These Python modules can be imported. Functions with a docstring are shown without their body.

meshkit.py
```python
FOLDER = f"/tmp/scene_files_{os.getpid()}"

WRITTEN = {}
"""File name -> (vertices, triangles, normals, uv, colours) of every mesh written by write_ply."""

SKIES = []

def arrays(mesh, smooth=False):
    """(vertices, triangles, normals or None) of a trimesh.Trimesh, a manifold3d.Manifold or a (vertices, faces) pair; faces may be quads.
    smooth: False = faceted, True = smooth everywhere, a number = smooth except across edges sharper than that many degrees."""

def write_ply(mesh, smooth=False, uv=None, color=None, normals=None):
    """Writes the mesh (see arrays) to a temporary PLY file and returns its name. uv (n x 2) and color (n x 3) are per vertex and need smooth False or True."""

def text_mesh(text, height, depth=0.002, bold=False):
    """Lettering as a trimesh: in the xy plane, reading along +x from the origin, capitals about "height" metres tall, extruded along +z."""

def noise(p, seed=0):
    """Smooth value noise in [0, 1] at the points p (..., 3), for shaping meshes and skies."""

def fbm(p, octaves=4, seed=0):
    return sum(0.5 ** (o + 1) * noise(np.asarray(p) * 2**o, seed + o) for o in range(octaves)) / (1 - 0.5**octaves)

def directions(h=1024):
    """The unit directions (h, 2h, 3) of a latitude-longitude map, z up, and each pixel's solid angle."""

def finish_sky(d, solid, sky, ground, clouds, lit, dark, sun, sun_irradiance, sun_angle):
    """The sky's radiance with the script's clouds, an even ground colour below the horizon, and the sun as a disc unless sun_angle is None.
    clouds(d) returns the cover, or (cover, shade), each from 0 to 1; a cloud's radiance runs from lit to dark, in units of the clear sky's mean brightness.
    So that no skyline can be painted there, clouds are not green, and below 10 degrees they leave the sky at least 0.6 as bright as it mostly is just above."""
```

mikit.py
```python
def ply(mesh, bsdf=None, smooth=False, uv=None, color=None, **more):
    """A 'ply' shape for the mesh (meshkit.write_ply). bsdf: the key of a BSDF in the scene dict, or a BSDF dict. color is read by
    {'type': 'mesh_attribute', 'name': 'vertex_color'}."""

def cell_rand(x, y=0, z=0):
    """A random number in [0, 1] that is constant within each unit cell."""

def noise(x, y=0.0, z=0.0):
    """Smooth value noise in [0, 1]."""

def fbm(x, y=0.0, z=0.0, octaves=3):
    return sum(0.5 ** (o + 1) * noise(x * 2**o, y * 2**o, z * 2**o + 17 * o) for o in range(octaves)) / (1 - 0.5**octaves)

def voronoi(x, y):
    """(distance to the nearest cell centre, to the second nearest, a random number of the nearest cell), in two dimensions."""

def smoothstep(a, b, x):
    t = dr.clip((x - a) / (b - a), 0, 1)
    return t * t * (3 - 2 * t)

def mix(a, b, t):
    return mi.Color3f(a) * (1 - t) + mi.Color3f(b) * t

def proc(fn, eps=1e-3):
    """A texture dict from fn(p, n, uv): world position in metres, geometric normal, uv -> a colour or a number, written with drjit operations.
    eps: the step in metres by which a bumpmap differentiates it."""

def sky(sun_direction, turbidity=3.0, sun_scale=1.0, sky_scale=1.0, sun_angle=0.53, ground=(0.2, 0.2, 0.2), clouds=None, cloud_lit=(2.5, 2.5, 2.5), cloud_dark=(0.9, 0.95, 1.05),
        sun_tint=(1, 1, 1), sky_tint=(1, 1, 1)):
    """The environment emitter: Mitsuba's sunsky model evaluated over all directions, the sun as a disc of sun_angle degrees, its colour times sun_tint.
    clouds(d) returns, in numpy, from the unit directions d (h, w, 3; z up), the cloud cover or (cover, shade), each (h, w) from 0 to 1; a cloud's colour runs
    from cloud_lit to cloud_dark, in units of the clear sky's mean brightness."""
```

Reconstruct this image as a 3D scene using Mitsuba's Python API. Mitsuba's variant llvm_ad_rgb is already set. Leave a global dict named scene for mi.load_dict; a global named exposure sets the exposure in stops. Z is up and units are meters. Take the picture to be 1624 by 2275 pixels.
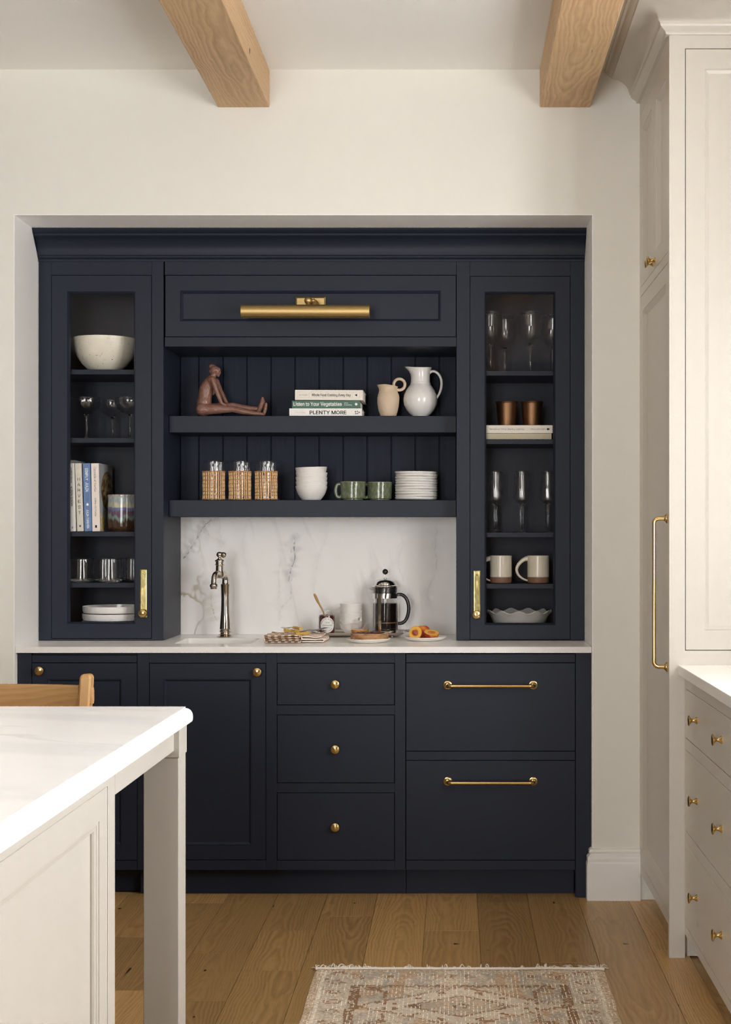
import math, random
import numpy as np
import trimesh
import drjit as dr
import mitsuba as mi
import mikit, meshkit
from mikit import noise, fbm, cell_rand, smoothstep, mix
from shapely.geometry import Polygon, box as sbox

T = mi.ScalarTransform4f
scene, labels = {}, {}
random.seed(7)
RNG = np.random.default_rng(7)

# ---------------------------------------------------------------- camera, light, exposure
EYE = (0.0, -5.147, 1.334)                       # metres; the wall face is y = 0, the room lies at y < 0
scene['camera'] = {'type': 'perspective', 'fov': math.degrees(2 * math.atan(812 / 3150)), 'fov_axis': 'x',
                   'principal_point_offset_x': -198 / 1624, 'principal_point_offset_y': -44.5 / 2275,
                   'near_clip': 0.05, 'far_clip': 60.0,
                   'to_world': T().look_at(origin=list(EYE), target=[0, 0, EYE[2]], up=[0, 0, 1])}
exposure = 0.0
DAY_RIGHT = (7.0, 7.05, 7.2)                     # radiance of the daylit panes far off to the right
DAY_BACK = (16.0, 16.1, 16.3)                   # radiance of the daylit glazed doors behind the camera, to its right
DAY_SINK = (18.0, 17.8, 17.7)                     # radiance of the panes over the right-hand worktop
CEIL = 3.013
RX, LX, BY = 1.40, -3.6, -8.2                    # right wall beside the pantry, left wall, wall behind the camera
RX2, JOG = 5.2, -3.70                            # the room widens to the right nearer the camera


def quad(a, b, c, d):
    return trimesh.Trimesh([a, b, c, d], [[0, 1, 2], [0, 2, 3]], process=False)


def pane_light(key, corners, radiance):
    scene[key] = {**mikit.ply(quad(*corners)), 'bsdf': {'type': 'ref', 'id': 'm_pane_white'},
                  'emitter': {'type': 'area', 'radiance': {'type': 'rgb', 'value': list(radiance)}}}


WIN_R = [(-7.30, -5.60), (-5.40, -3.70)]         # y spans of the two sashes in the far right wall
WIN_RZ = (1.00, 2.60)
WIN_B = [(-2.55, -1.60), (-1.45, -0.50)]             # x spans of the two glazed doors behind the camera
WIN_BZ = (0.10, 2.65)
WIN_S = [(-3.40, -2.62), (-2.53, -1.75)]         # y spans of the sashes over the right-hand worktop
WIN_SZ = (1.10, 2.40)
scene['m_pane_white'] = {'type': 'diffuse', 'reflectance': {'type': 'rgb', 'value': [0.3, 0.3, 0.3]}}
for i, (a, b) in enumerate(WIN_R):
    z0, z1 = WIN_RZ
    x = RX2 + 0.09
    pane_light(f'window_{i + 1}__pane', [(x, a, z0), (x, a, z1), (x, b, z1), (x, b, z0)], DAY_RIGHT)
for i, (a, b) in enumerate(WIN_S):
    z0, z1 = WIN_SZ
    x = RX + 0.09
    pane_light(f'window_{i + 5}__pane', [(x, a, z0), (x, a, z1), (x, b, z1), (x, b, z0)], DAY_SINK)
for i, (a, b) in enumerate(WIN_B):
    z0, z1 = WIN_BZ
    y = BY - 0.09
    pane_light(f'window_{i + 3}__pane', [(a, y, z0), (a, y, z1), (b, y, z1), (b, y, z0)], DAY_BACK)


# ---------------------------------------------------------------- materials
def L(r, g, b):
    """sRGB bytes to linear."""
    c = np.array([r, g, b]) / 255.0
    return [float(x) for x in np.where(c <= 0.04045, c / 12.92, ((c + 0.055) / 1.055) ** 2.4)]


def rgb(c):
    return c if isinstance(c, dict) else {'type': 'rgb', 'value': [float(x) for x in c]}


def P(key, color, rough=0.5, spec=0.5, metal=0.0, bump=None, bump_scale=0.001, **kw):
    b = {'type': 'principled', 'base_color': rgb(color), 'roughness': rough, 'metallic': metal, **kw}
    if metal == 0.0:
        b['specular'] = spec
    if bump is not None:
        b = {'type': 'bumpmap', 'arbitrary': bump, 'scale': bump_scale, 'bsdf': b}
    scene[key] = b
    return key


NAVY = (0.0152, 0.0195, 0.0315)
P('m_navy', NAVY, 0.42, 0.18)
P('m_wall', (0.74, 0.73, 0.675), 0.75, 0.2)
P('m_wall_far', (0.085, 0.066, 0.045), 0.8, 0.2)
P('m_jamb', (0.82, 0.815, 0.80), 0.55, 0.3)
P('m_ceiling', (0.75, 0.745, 0.715), 0.8, 0.2)
P('m_trim', (0.76, 0.75, 0.715), 0.45, 0.35)
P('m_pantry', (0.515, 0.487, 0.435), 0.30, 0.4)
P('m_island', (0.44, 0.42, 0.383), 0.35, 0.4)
P('m_quartz', (0.80, 0.785, 0.76), 0.24, 0.35)
P('m_sink', (0.90, 0.89, 0.86), 0.12, 0.5)
P('m_white_ceramic', (0.83, 0.81, 0.77), 0.12, 0.5)
P('m_bone_china', (0.85, 0.83, 0.795), 0.16, 0.5)
P('m_matte_plate', (0.86, 0.83, 0.77), 0.45, 0.35)
P('m_grey_dish', (0.62, 0.61, 0.56), 0.35, 0.4)
P('m_brown_clay', (0.20, 0.105, 0.065), 0.55, 0.35)
P('m_black', (0.012, 0.012, 0.012), 0.25, 0.5)
P('m_coffee', (0.006, 0.0035, 0.0025), 0.3, 0.1)
P('m_crema', (0.16, 0.095, 0.05), 0.4, 0.4)
P('m_jam', (0.060, 0.007, 0.006), 0.1, 0.55)
P('m_honey', (0.62, 0.24, 0.025), 0.08, 0.5)
P('m_paper', (0.80, 0.77, 0.70), 0.8, 0.1)
P('m_cover_cream', (0.78, 0.735, 0.65), 0.45, 0.35)
P('m_cover_white', (0.80, 0.785, 0.75), 0.4, 0.4)
P('m_cover_bone', (0.70, 0.665, 0.57), 0.5, 0.3)
P('m_cover_green', (0.035, 0.11, 0.070), 0.4, 0.4)
P('m_cover_blue', (0.115, 0.20, 0.40), 0.4, 0.4)
P('m_cover_blush', (0.80, 0.715, 0.645), 0.45, 0.35)
P('m_cover_olive', (0.50, 0.45, 0.33), 0.5, 0.3)
P('m_cover_grey', (0.34, 0.35, 0.35), 0.5, 0.3)
P('m_ink', (0.02, 0.02, 0.022), 0.7, 0.1)
P('m_ink_soft', (0.16, 0.15, 0.14), 0.7, 0.1)
P('m_ink_white', (0.85, 0.85, 0.82), 0.6, 0.2)
P('m_ink_gold', (0.60, 0.42, 0.17), 0.5, 0.3)
P('m_ink_tan', (0.50, 0.38, 0.24), 0.6, 0.2)
P('m_ink_navy', (0.03, 0.05, 0.10), 0.6, 0.2)
P('m_fringe', (0.80, 0.75, 0.67), 0.9, 0.1)
P('m_bamboo', (0.60, 0.38, 0.09), 0.35, 0.4)
P('m_peach_pit', (0.36, 0.10, 0.06), 0.6, 0.3)
P('m_spoon_wood', (0.42, 0.25, 0.10), 0.5, 0.3)
P('m_cane', (0.66, 0.43, 0.21), 0.5, 0.35)
P('m_cane_dark', (0.42, 0.22, 0.09), 0.5, 0.35)
P('m_brass', (0.80, 0.59, 0.25), 0.16, metal=1.0)
P('m_nickel', (0.66, 0.60, 0.52), 0.07, metal=1.0)
P('m_chrome', (0.80, 0.79, 0.77), 0.05, metal=1.0)
P('m_silver', (0.72, 0.68, 0.61), 0.20, metal=1.0)
scene['m_glass'] = {'type': 'dielectric', 'int_ior': 1.5, 'ext_ior': 1.0}
scene['m_pane_glass'] = {'type': 'thindielectric', 'int_ior': 1.5, 'ext_ior': 1.0}
scene['m_pane'] = {'type': 'thindielectric', 'int_ior': 1.22, 'ext_ior': 1.0}


def proc(fn, eps=1e-3):
    return mikit.proc(fn, eps)


def oak(pale, deep, freq, rough_edges=1.0):
    """Oak: growth rings cut at a shallow angle (cathedral grain), fine pores and a tone of its own for every board.
    uv.x = metres across the board + 10 * board number, uv.y = metres along it."""
    def fn(p, n, uv):
        board = dr.floor(uv.x / 10.0)
        v = uv.x - board * 10.0
        u = uv.y + board * 3.71
        r1, r2, r3 = cell_rand(board, 3), cell_rand(board, 5), cell_rand(board, 9)
        c = 0.03 + 0.12 * r1
        wob = fbm(u * 2.3, v * 4.0 + board * 1.3, 2.0, 3) - 0.5
        h = 0.012 + 0.075 * noise(u * 1.1 + 4.0, board * 2.1) + 0.02 * r3
        d = dr.sqrt(dr.square(v - c + wob * 0.055) + dr.square(h))
        swirl = fbm(u * 5.0, v * 16.0, board, 3)
        ring = d * freq + swirl * 2.2 * rough_edges
        t = ring - dr.floor(ring)
        band = dr.select(t < 0.72, t / 0.72, (1.0 - t) / 0.28)
        strength = 0.35 + 0.65 * noise(u * 2.0, v * 9.0, board + 7.0)
        pores = smoothstep(0.60, 0.95, noise(v * 900.0, u * 22.0, board)) * 0.30
        streak = noise(v * 130.0, u * 2.0, board + 2.0) - 0.5
        k = dr.clip(0.66 * band * strength + pores + 0.30 * streak + 0.20 * (r2 - 0.5), 0, 1)
        kn = noise(v * 26.0 + board * 5.3, u * 11.0, board)
        knot = smoothstep(0.975, 0.992, kn)
        col = mix(pale, deep, k)
        col = mix(col, [x * 0.22 for x in deep], knot)
        return col * (0.62 + 0.62 * r2)
    return fn


P('m_floor_oak', proc(oak((0.435, 0.268, 0.110), (0.240, 0.138, 0.050), 135.0)), 0.36, 0.35)
P('m_beam_oak', proc(oak((0.51, 0.345, 0.195), (0.31, 0.185, 0.092), 78.0, 1.3)), 0.55, 0.3)
P('m_chair_oak', proc(oak((0.52, 0.31, 0.13), (0.33, 0.17, 0.06), 90.0, 0.5)), 0.4, 0.4)


def navy_board(p, n, uv):
    g = noise(p.x * 420.0, p.z * 7.0, 3.0) * 0.6 + noise(p.x * 130.0 + 2.0 * noise(p.z * 3.0, p.x * 9.0), p.z * 2.4, 8.0) * 0.4
    return mix((0.0080, 0.0115, 0.0220), (0.0120, 0.0168, 0.0310), g)


P('m_navy_board', proc(navy_board), 0.5, 0.14,
  bump=proc(lambda p, n, uv: noise(p.x * 420.0, p.z * 7.0, 3.0) + 0.6 * noise(p.x * 140.0, p.z * 3.0, 5.0), 5e-4), bump_scale=0.0002)


def vein_line(x, z, x0, z0, x1, z1, wob, seed, width):
    """Strength of a vein that runs from (x0, z0) to (x1, z1): a broken dark thread inside a soft smudge."""
    dx, dz = x1 - x0, z1 - z0
    length = math.hypot(dx, dz)
    t = ((x - x0) * dx + (z - z0) * dz) / length ** 2
    off = ((x - x0) * dz - (z - z0) * dx) / length
    off = off + (noise(t * 4.0, seed, 1.0) - 0.5) * wob + (fbm(t * 22.0, seed, 5.0, 3) - 0.5) * wob * 0.28
    w = width * (0.3 + 1.4 * noise(t * 17.0, seed + 3.0))
    ends = smoothstep(-0.03, 0.15, t) * smoothstep(1.03, 0.85, t)
    thread = dr.exp(-dr.square(off / (w * 0.40))) * (0.35 + 0.65 * smoothstep(0.30, 0.62, noise(t * 31.0, x * 60.0, seed)))
    smudge = dr.exp(-dr.square((off - 0.6 * w) / (w * 3.2))) * (0.15 + 0.3 * noise(t * 9.0, x * 30.0, seed + 7.0))
    return dr.maximum(thread, smudge) * ends


def marble_splash(p, n, uv):
    x, z = p.x, p.z
    col = mix((0.83, 0.815, 0.79), (0.76, 0.75, 0.735), smoothstep(0.45, 0.75, fbm(x * 5.0 + z * 1.2, z * 1.6, 4.0, 4)))
    faint = smoothstep(0.045, 0.0, dr.abs(fbm(x * 9.0 + z * 2.2, z * 1.3, 9.0, 4) - 0.5))
    col = mix(col, (0.62, 0.62, 0.61), faint * 0.30 * smoothstep(0.4, 0.7, noise(x * 6.0, z * 5.0, 2.0)))
    lines = 0.0
    for a in ((-0.638, 1.335, -0.676, 1.12, 0.014, 1.0, 0.0070, 1.0), (-0.637, 1.33, -0.700, 0.99, 0.05, 5.0, 0.009, 0.28), (-0.70, 1.24, -0.715, 0.93, 0.03, 9.0, 0.004, 0.25),
              (-0.985, 1.395, -1.115, 1.21, 0.018, 12.0, 0.006, 0.85), (-0.955, 1.40, -1.01, 1.37, 0.02, 15.0, 0.006, 0.5), (-0.96, 1.395, -0.97, 1.10, 0.03, 19.0, 0.004, 0.16),
              (-0.84, 1.395, -0.86, 1.10, 0.03, 23.0, 0.004, 0.14), (-0.52, 1.395, -0.57, 1.05, 0.03, 27.0, 0.004, 0.16), (-0.235, 1.395, -0.21, 1.00, 0.04, 31.0, 0.005, 0.2), (-0.06, 1.37, -0.10, 1.0, 0.04, 37.0, 0.006, 0.3)):
        lines = dr.maximum(lines, vein_line(x, z, *a[:7]) * a[7])
    col = mix(col, (0.20, 0.22, 0.25), dr.clip(lines * (0.5 + fbm(x * 90.0, z * 60.0, 1.0, 2)), 0, 0.9))
    gold = smoothstep(-1.00, -1.09, x + 0.06 * (fbm(z * 6.0, x * 5.0, 3.0, 3) - 0.5)) * smoothstep(0.055, 0.0, dr.abs(fbm(x * 11.0, z * 7.0, 21.0, 4) - 0.48))
    gold = dr.maximum(gold, 0.8 * vein_line(x, z, -1.00, 1.10, -0.965, 0.965, 0.03, 41.0, 0.006))
    gold = dr.maximum(gold, 0.5 * vein_line(x, z, -1.05, 1.36, -0.94, 1.26, 0.05, 44.0, 0.005))
    return mix(col, (0.42, 0.36, 0.25), dr.clip(gold * 0.85, 0, 1))


P('m_marble', proc(marble_splash), 0.32, 0.18)


def marble_island(p, n, uv):
    col = mix((0.80, 0.81, 0.81), (0.73, 0.745, 0.75), smoothstep(0.4, 0.75, fbm(p.x * 2.4 + 1.0, p.y * 7.0 + p.x * 1.5, 5.0, 4)))
    f = dr.abs(fbm(p.x * 2.0 + 8.0, p.y * 5.0 + p.x * 1.2, p.z + 13.0, 5) - 0.5)
    col = mix(col, (0.64, 0.65, 0.65), smoothstep(0.03, 0.0, f) * 0.45 * smoothstep(0.45, 0.7, noise(p.x * 3.0, p.y * 4.0, 6.0)))
    return mix(col, (0.42, 0.44, 0.45), 0.5 * smoothstep(0.010, 0.0, f) * smoothstep(0.62, 0.75, noise(p.x * 4.0, p.y * 3.0, 16.0)))


P('m_marble_island', proc(marble_island), 0.32, 0.4)


def speckle(base, dot, amount, size):
    def fn(p, n, uv):
        k = dr.maximum(noise(p.x * size, p.y * size, p.z * size), noise(p.x * size * 1.7 + 9.0, p.y * size * 1.7, p.z * size * 1.7))
        tone = 0.93 + 0.14 * noise(p.x * 30.0, p.y * 30.0, p.z * 30.0)
        return mix(base, dot, smoothstep(amount, amount + 0.03, k)) * tone
    return fn


P('m_speckled_cream', proc(speckle((0.73, 0.69, 0.57), (0.13, 0.10, 0.07), 0.905, 190.0)), 0.30, 0.4)
P('m_stoneware', proc(speckle((0.70, 0.645, 0.52), (0.30, 0.22, 0.13), 0.93, 500.0)), 0.22, 0.45)
P('m_jug_clay', proc(speckle((0.66, 0.52, 0.375), (0.40, 0.25, 0.13), 0.86, 700.0)), 0.7, 0.25,
  bump=proc(lambda p, n, uv: noise(p.x * 900.0, p.y * 900.0, p.z * 900.0), 3e-4), bump_scale=0.0004)


def green_glaze(p, n, uv):
    k = fbm(p.x * 120.0, p.y * 120.0, p.z * 60.0, 3)
    return mix((0.098, 0.118, 0.070), (0.165, 0.190, 0.118), smoothstep(0.3, 0.75, k))


P('m_green_glaze', proc(green_glaze), 0.10, 0.5, bump=proc(lambda p, n, uv: fbm(p.x * 90.0, p.y * 90.0, p.z * 90.0, 2), 8e-4), bump_scale=0.0005)
P('m_green_pale', (0.30, 0.30, 0.19), 0.12, 0.5)


def brushed_brass(p, n, uv):
    return mix((0.50, 0.35, 0.14), (0.60, 0.43, 0.19), noise(p.z * 1500.0, p.x * 6.0, p.y * 1500.0))


P('m_lamp_brass', proc(brushed_brass), 0.50, metal=1.0)


def aged_brass(p, n, uv):
    k = fbm(p.x * 70.0, p.z * 45.0, 3.0, 4)
    return mix((0.25, 0.21, 0.09), (0.50, 0.395, 0.17), smoothstep(0.32, 0.68, k))


P('m_aged_brass', proc(aged_brass), 0.22, metal=1.0, bump=proc(lambda p, n, uv: fbm(p.x * 60.0, p.z * 40.0, 1.0, 2), 1e-3), bump_scale=0.0003)


def hammer(p, n, uv):
    return dr.sqrt(mikit.voronoi(uv.x * 66.0, uv.y * 52.0)[0] + 1e-3)


P('m_copper', (0.22, 0.118, 0.06), 0.42, metal=1.0, bump=proc(hammer, 4e-4), bump_scale=0.0005)


def clay_tone(p, n, uv):
    return mix((0.185, 0.090, 0.063), (0.27, 0.140, 0.103), fbm(p.x * 60.0, p.y * 60.0, p.z * 60.0, 3))


P('m_terracotta', proc(clay_tone), 0.30, 0.45, bump=proc(lambda p, n, uv: fbm(p.x * 110.0, p.y * 110.0, p.z * 90.0, 3), 6e-4), bump_scale=0.0035)


def crock_glaze(p, n, uv):
    """Poured glazes with ragged lower edges: pale grey, cream, blue-violet, sea green, dark brown foot."""
    a = uv.x
    z = (p.z - 1.3357) / 0.143 + 0.05 * (fbm(a * 14.0, 2.0, 1.0, 3) - 0.5)
    run = (fbm(a * 26.0, p.z * 14.0, 4.0, 3) - 0.5) * 0.26
    col = mix((0.050, 0.026, 0.016), (0.16, 0.21, 0.19), smoothstep(0.27, 0.36, z + run))
    col = mix(col, (0.12, 0.075, 0.11), smoothstep(0.40, 0.46, z + run))
    col = mix(col, (0.14, 0.16, 0.28), smoothstep(0.53, 0.60, z + run * 0.4))
    col = mix(col, (0.46, 0.45, 0.34), smoothstep(0.63, 0.67, z + run * 0.2))
    col = mix(col, (0.33, 0.38, 0.38), smoothstep(0.75, 0.82, z))
    col = mix(col, (0.40, 0.35, 0.29), smoothstep(0.93, 0.97, z))
    return col * (0.75 + 0.5 * noise(a * 90.0, p.z * 90.0, 2.0))


P('m_crock_glaze', proc(crock_glaze), 0.08, 0.5)


def peach_skin(p, n, uv):
    k = fbm(p.x * 40.0 + p.z * 30.0, p.y * 40.0, p.z * 40.0, 3)
    return mix((0.42, 0.045, 0.022), (0.74, 0.27, 0.045), smoothstep(0.42, 0.72, k))


P('m_peach_skin', proc(peach_skin), 0.55, 0.3)


def peach_flesh(p, n, uv):
    """uv: the cut face's own coordinates, 0 at the stone hollow, 1 at the skin."""
    r = uv.x + 0.10 * (noise(uv.y * 9.0, uv.x * 6.0, 2.0) - 0.5)
    col = mix((0.42, 0.075, 0.035), (0.82, 0.46, 0.075), smoothstep(0.36, 0.60, r))
    return mix(col, (0.80, 0.36, 0.05), smoothstep(0.85, 1.0, r))


P('m_peach_flesh', proc(peach_flesh), 0.25, 0.45)


def crust(p, n, uv):
    k = fbm(p.x * 45.0, p.y * 45.0, p.z * 45.0, 4)
    dusted = smoothstep(0.50, 0.66, fbm(p.x * 60.0 + 40.0 * p.z, p.y * 40.0, p.z * 60.0, 3))
    return mix(mix((0.23, 0.105, 0.045), (0.45, 0.25, 0.12), smoothstep(0.3, 0.7, k)), (0.36, 0.28, 0.19), dusted * 0.45)


P('m_crust', proc(crust), 0.8, 0.2, bump=proc(lambda p, n, uv: fbm(p.x * 300.0, p.y * 300.0, p.z * 300.0, 3), 4e-4), bump_scale=0.0012)
P('m_crumb', proc(lambda p, n, uv: mix((0.50, 0.34, 0.18), (0.70, 0.55, 0.34), fbm(p.x * 220.0, p.y * 220.0, 1.0, 3))), 0.9, 0.1)


def gingham(p, n, uv):
    """Woven checks: uv counts the checks along and across the cloth."""
    a, b = uv.x - dr.floor(uv.x), uv.y - dr.floor(uv.y)
    brown = (a < 0.5) ^ (b < 0.5)
    fuzz = 0.9 + 0.2 * noise(uv.x * 30.0, uv.y * 30.0, 1.0)
    return mi.Color3f(dr.select(brown, 0.36, 0.78), dr.select(brown, 0.19, 0.70), dr.select(brown, 0.10, 0.58)) * fuzz


P('m_gingham', proc(gingham), 0.9, 0.1)


def striped(p, n, uv):
    b = uv.y - dr.floor(uv.y)
    k = smoothstep(0.49, 0.52, b) * smoothstep(0.99, 0.96, b)
    return mix((0.80, 0.745, 0.655), (0.60, 0.375, 0.255), k) * (0.92 + 0.16 * noise(uv.x * 200.0, uv.y * 60.0, 2.0))


P('m_striped', proc(striped), 0.9, 0.1)


def rug_weave(p, n, uv):
    """A worn hand-knotted runner, knot by knot: borders, small motifs, nested lozenges. uv in metres: across from the middle, along from the end."""
    cx, cy = dr.floor(uv.x / 0.0058), dr.floor(uv.y / 0.0075)
    x, y = (cx + 0.5) * 0.0058, (cy + 0.5) * 0.0075
    r = cell_rand(cx, cy, 4)
    r2 = cell_rand(cx * 0.5, cy, 9)
    a = dr.abs(x)
    beige, grey, brown, tan, pale = (0.41, 0.345, 0.270), (0.335, 0.293, 0.240), (0.150, 0.090, 0.054), (0.36, 0.262, 0.178), (0.48, 0.42, 0.345)
    col = mix(grey, beige, smoothstep(0.35, 0.65, noise(x * 60.0, y * 24.0, 3.0)))
    col = dr.select(noise(x * 42.0, y * 17.0, 6.0) > 0.72, mi.Color3f(*tan), col)
    # the lozenges, one every 0.66 m, the first one centred 0.335 m in
    yy = y - 0.335
    yl = dr.abs(yy - 0.66 * dr.round(yy / 0.66))
    f = a / 0.295 + yl / 0.165
    edge = (cell_rand(cx, 77.0, 1) - 0.5) * 0.07
    field = y > 0.165
    col = dr.select(field & (f < 1.0 + edge), mix(pale, beige, r), col)
    col = dr.select(field & (f > 0.94 + edge) & (f < 1.05 + edge) & (r > 0.45), mi.Color3f(*brown) * 1.5, col)
    col = dr.select(field & (f < 0.56 + edge), mix(grey, tan, r * 0.8), col)
    col = dr.select(field & (f > 0.49) & (f < 0.56) & (r > 0.4), mi.Color3f(*brown) * 1.2, col)
    blocks = field & (f > 0.60) & (f < 0.92) & (noise(a * 70.0, yl * 46.0, 3.0) > 0.74)
    col = dr.select(blocks & (r > 0.25), mi.Color3f(*brown) * 1.3, col)
    outer_bits = field & (f > 1.12) & (a < 0.28) & (noise(a * 60.0, yl * 40.0, 11.0) > 0.74)
    col = dr.select(outer_bits & (r > 0.3), mi.Color3f(*brown) * 1.3, col)
    rose = dr.sqrt(dr.square(a * 1.1) + dr.square(yl * 1.5))
    col = dr.select((rose > 0.016) & (rose < 0.027) & (r > 0.3), mi.Color3f(*brown), col)
    col = dr.select((rose > 0.046) & (rose < 0.056) & (r > 0.45), mi.Color3f(*tan), col)
    side = dr.sqrt(dr.square(a - 0.125) + dr.square(yl * 1.2))
    col = dr.select((side < 0.022) & (r > 0.4), mi.Color3f(*brown), col)
    # inner guard with stepped dark edge, then wide grey border with little motifs, then the tan selvedge
    step = 0.012 * cell_rand(dr.floor(y / 0.03), 5.0, 2)
    guard = (y > 0.150) & (a > 0.285 + step) & (a < 0.315 + step)
    col = dr.select(guard & (r > 0.28), mi.Color3f(*brown) * 1.15, col)
    wide = a > 0.325
    col = dr.select(wide, mix(grey, beige, 0.25 + 0.6 * noise(x * 50.0, y * 20.0, 8.0)), col)
    my = y / 0.085 - dr.floor(y / 0.085) - 0.5
    motif = dr.sqrt(dr.square((a - 0.362) * 26.0) + dr.square(my * 3.2))
    col = dr.select((motif < 0.72) & (motif > 0.25) & (r > 0.5) & wide, mi.Color3f(*brown) * 1.3, col)
    end = (y < 0.168 + step) & (y > 0.148 + step) & (a < 0.30)
    col = dr.select(end & (r > 0.45), mi.Color3f(*brown) * 1.25, col)
    col = dr.select((y > 0.055) & (y < 0.115) & (a < 0.42) & (r > 0.35) & (noise(a * 48.0, y * 40.0, 9.0) > 0.70), mi.Color3f(*brown) * 1.4, col)
    col = dr.select((a > 0.402) & (a < 0.412), mi.Color3f(*pale), col)
    col = dr.select((a > 0.412) | (y < 0.02), mix(tan, beige, r), col)
    # bare warp threads showing between the worn knots
    fx = uv.x / 0.0116 - dr.floor(uv.x / 0.0116)
    warp = (fx < 0.22) & (r2 > 0.42) & (noise(cx * 0.3, cy * 0.21, 5.0) > 0.38)
    col = dr.select(warp, mi.Color3f(0.62, 0.57, 0.50), col)
    return col * 1.45 * (0.78 + 0.42 * r) * (0.86 + 0.28 * noise(uv.x * 8.0, uv.y * 8.0, 2.0))


def rug_relief(p, n, uv):
    a = uv.x / 0.0058 - dr.floor(uv.x / 0.0058) - 0.5
    b = uv.y / 0.0075 - dr.floor(uv.y / 0.0075) - 0.5
    return dr.exp(-6.0 * (a * a + b * b)) + 0.7 * noise(uv.x * 500.0, uv.y * 400.0, 2.0)


P('m_rug', proc(rug_weave), 0.95, 0.05, bump=proc(rug_relief, 5e-4), bump_scale=0.0016)


def cover_print(p, n, uv):
    """Flat print on a cookbook's front cover: grey ground, a round tart on a plate rim. uv 0..1."""
    x, y = (uv.x - 0.62) / 0.50, (uv.y - 0.60) / 0.30
    r = dr.sqrt(x * x + y * y)
    food = mix((0.09, 0.045, 0.018), (0.36, 0.28, 0.11), smoothstep(0.35, 0.7, fbm(uv.x * 9.0, uv.y * 16.0, 2.0, 3)))
    col = mix(food, (0.24, 0.13, 0.08), smoothstep(0.86, 0.90, r))
    col = mix(col, (0.42, 0.44, 0.46), smoothstep(0.98, 1.0, r))
    x2, y2 = uv.x / 0.30, (uv.y - 0.10) / 0.17
    r2 = dr.sqrt(x2 * x2 + y2 * y2)
    fruit = mix((0.55, 0.40, 0.05), (0.62, 0.58, 0.50), smoothstep(0.45, 0.6, noise(uv.x * 16.0, uv.y * 24.0, 7.0)))
    return mix(fruit, col, smoothstep(0.96, 1.0, r2))


P('m_cover_print', proc(cover_print), 0.35, 0.4)


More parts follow.
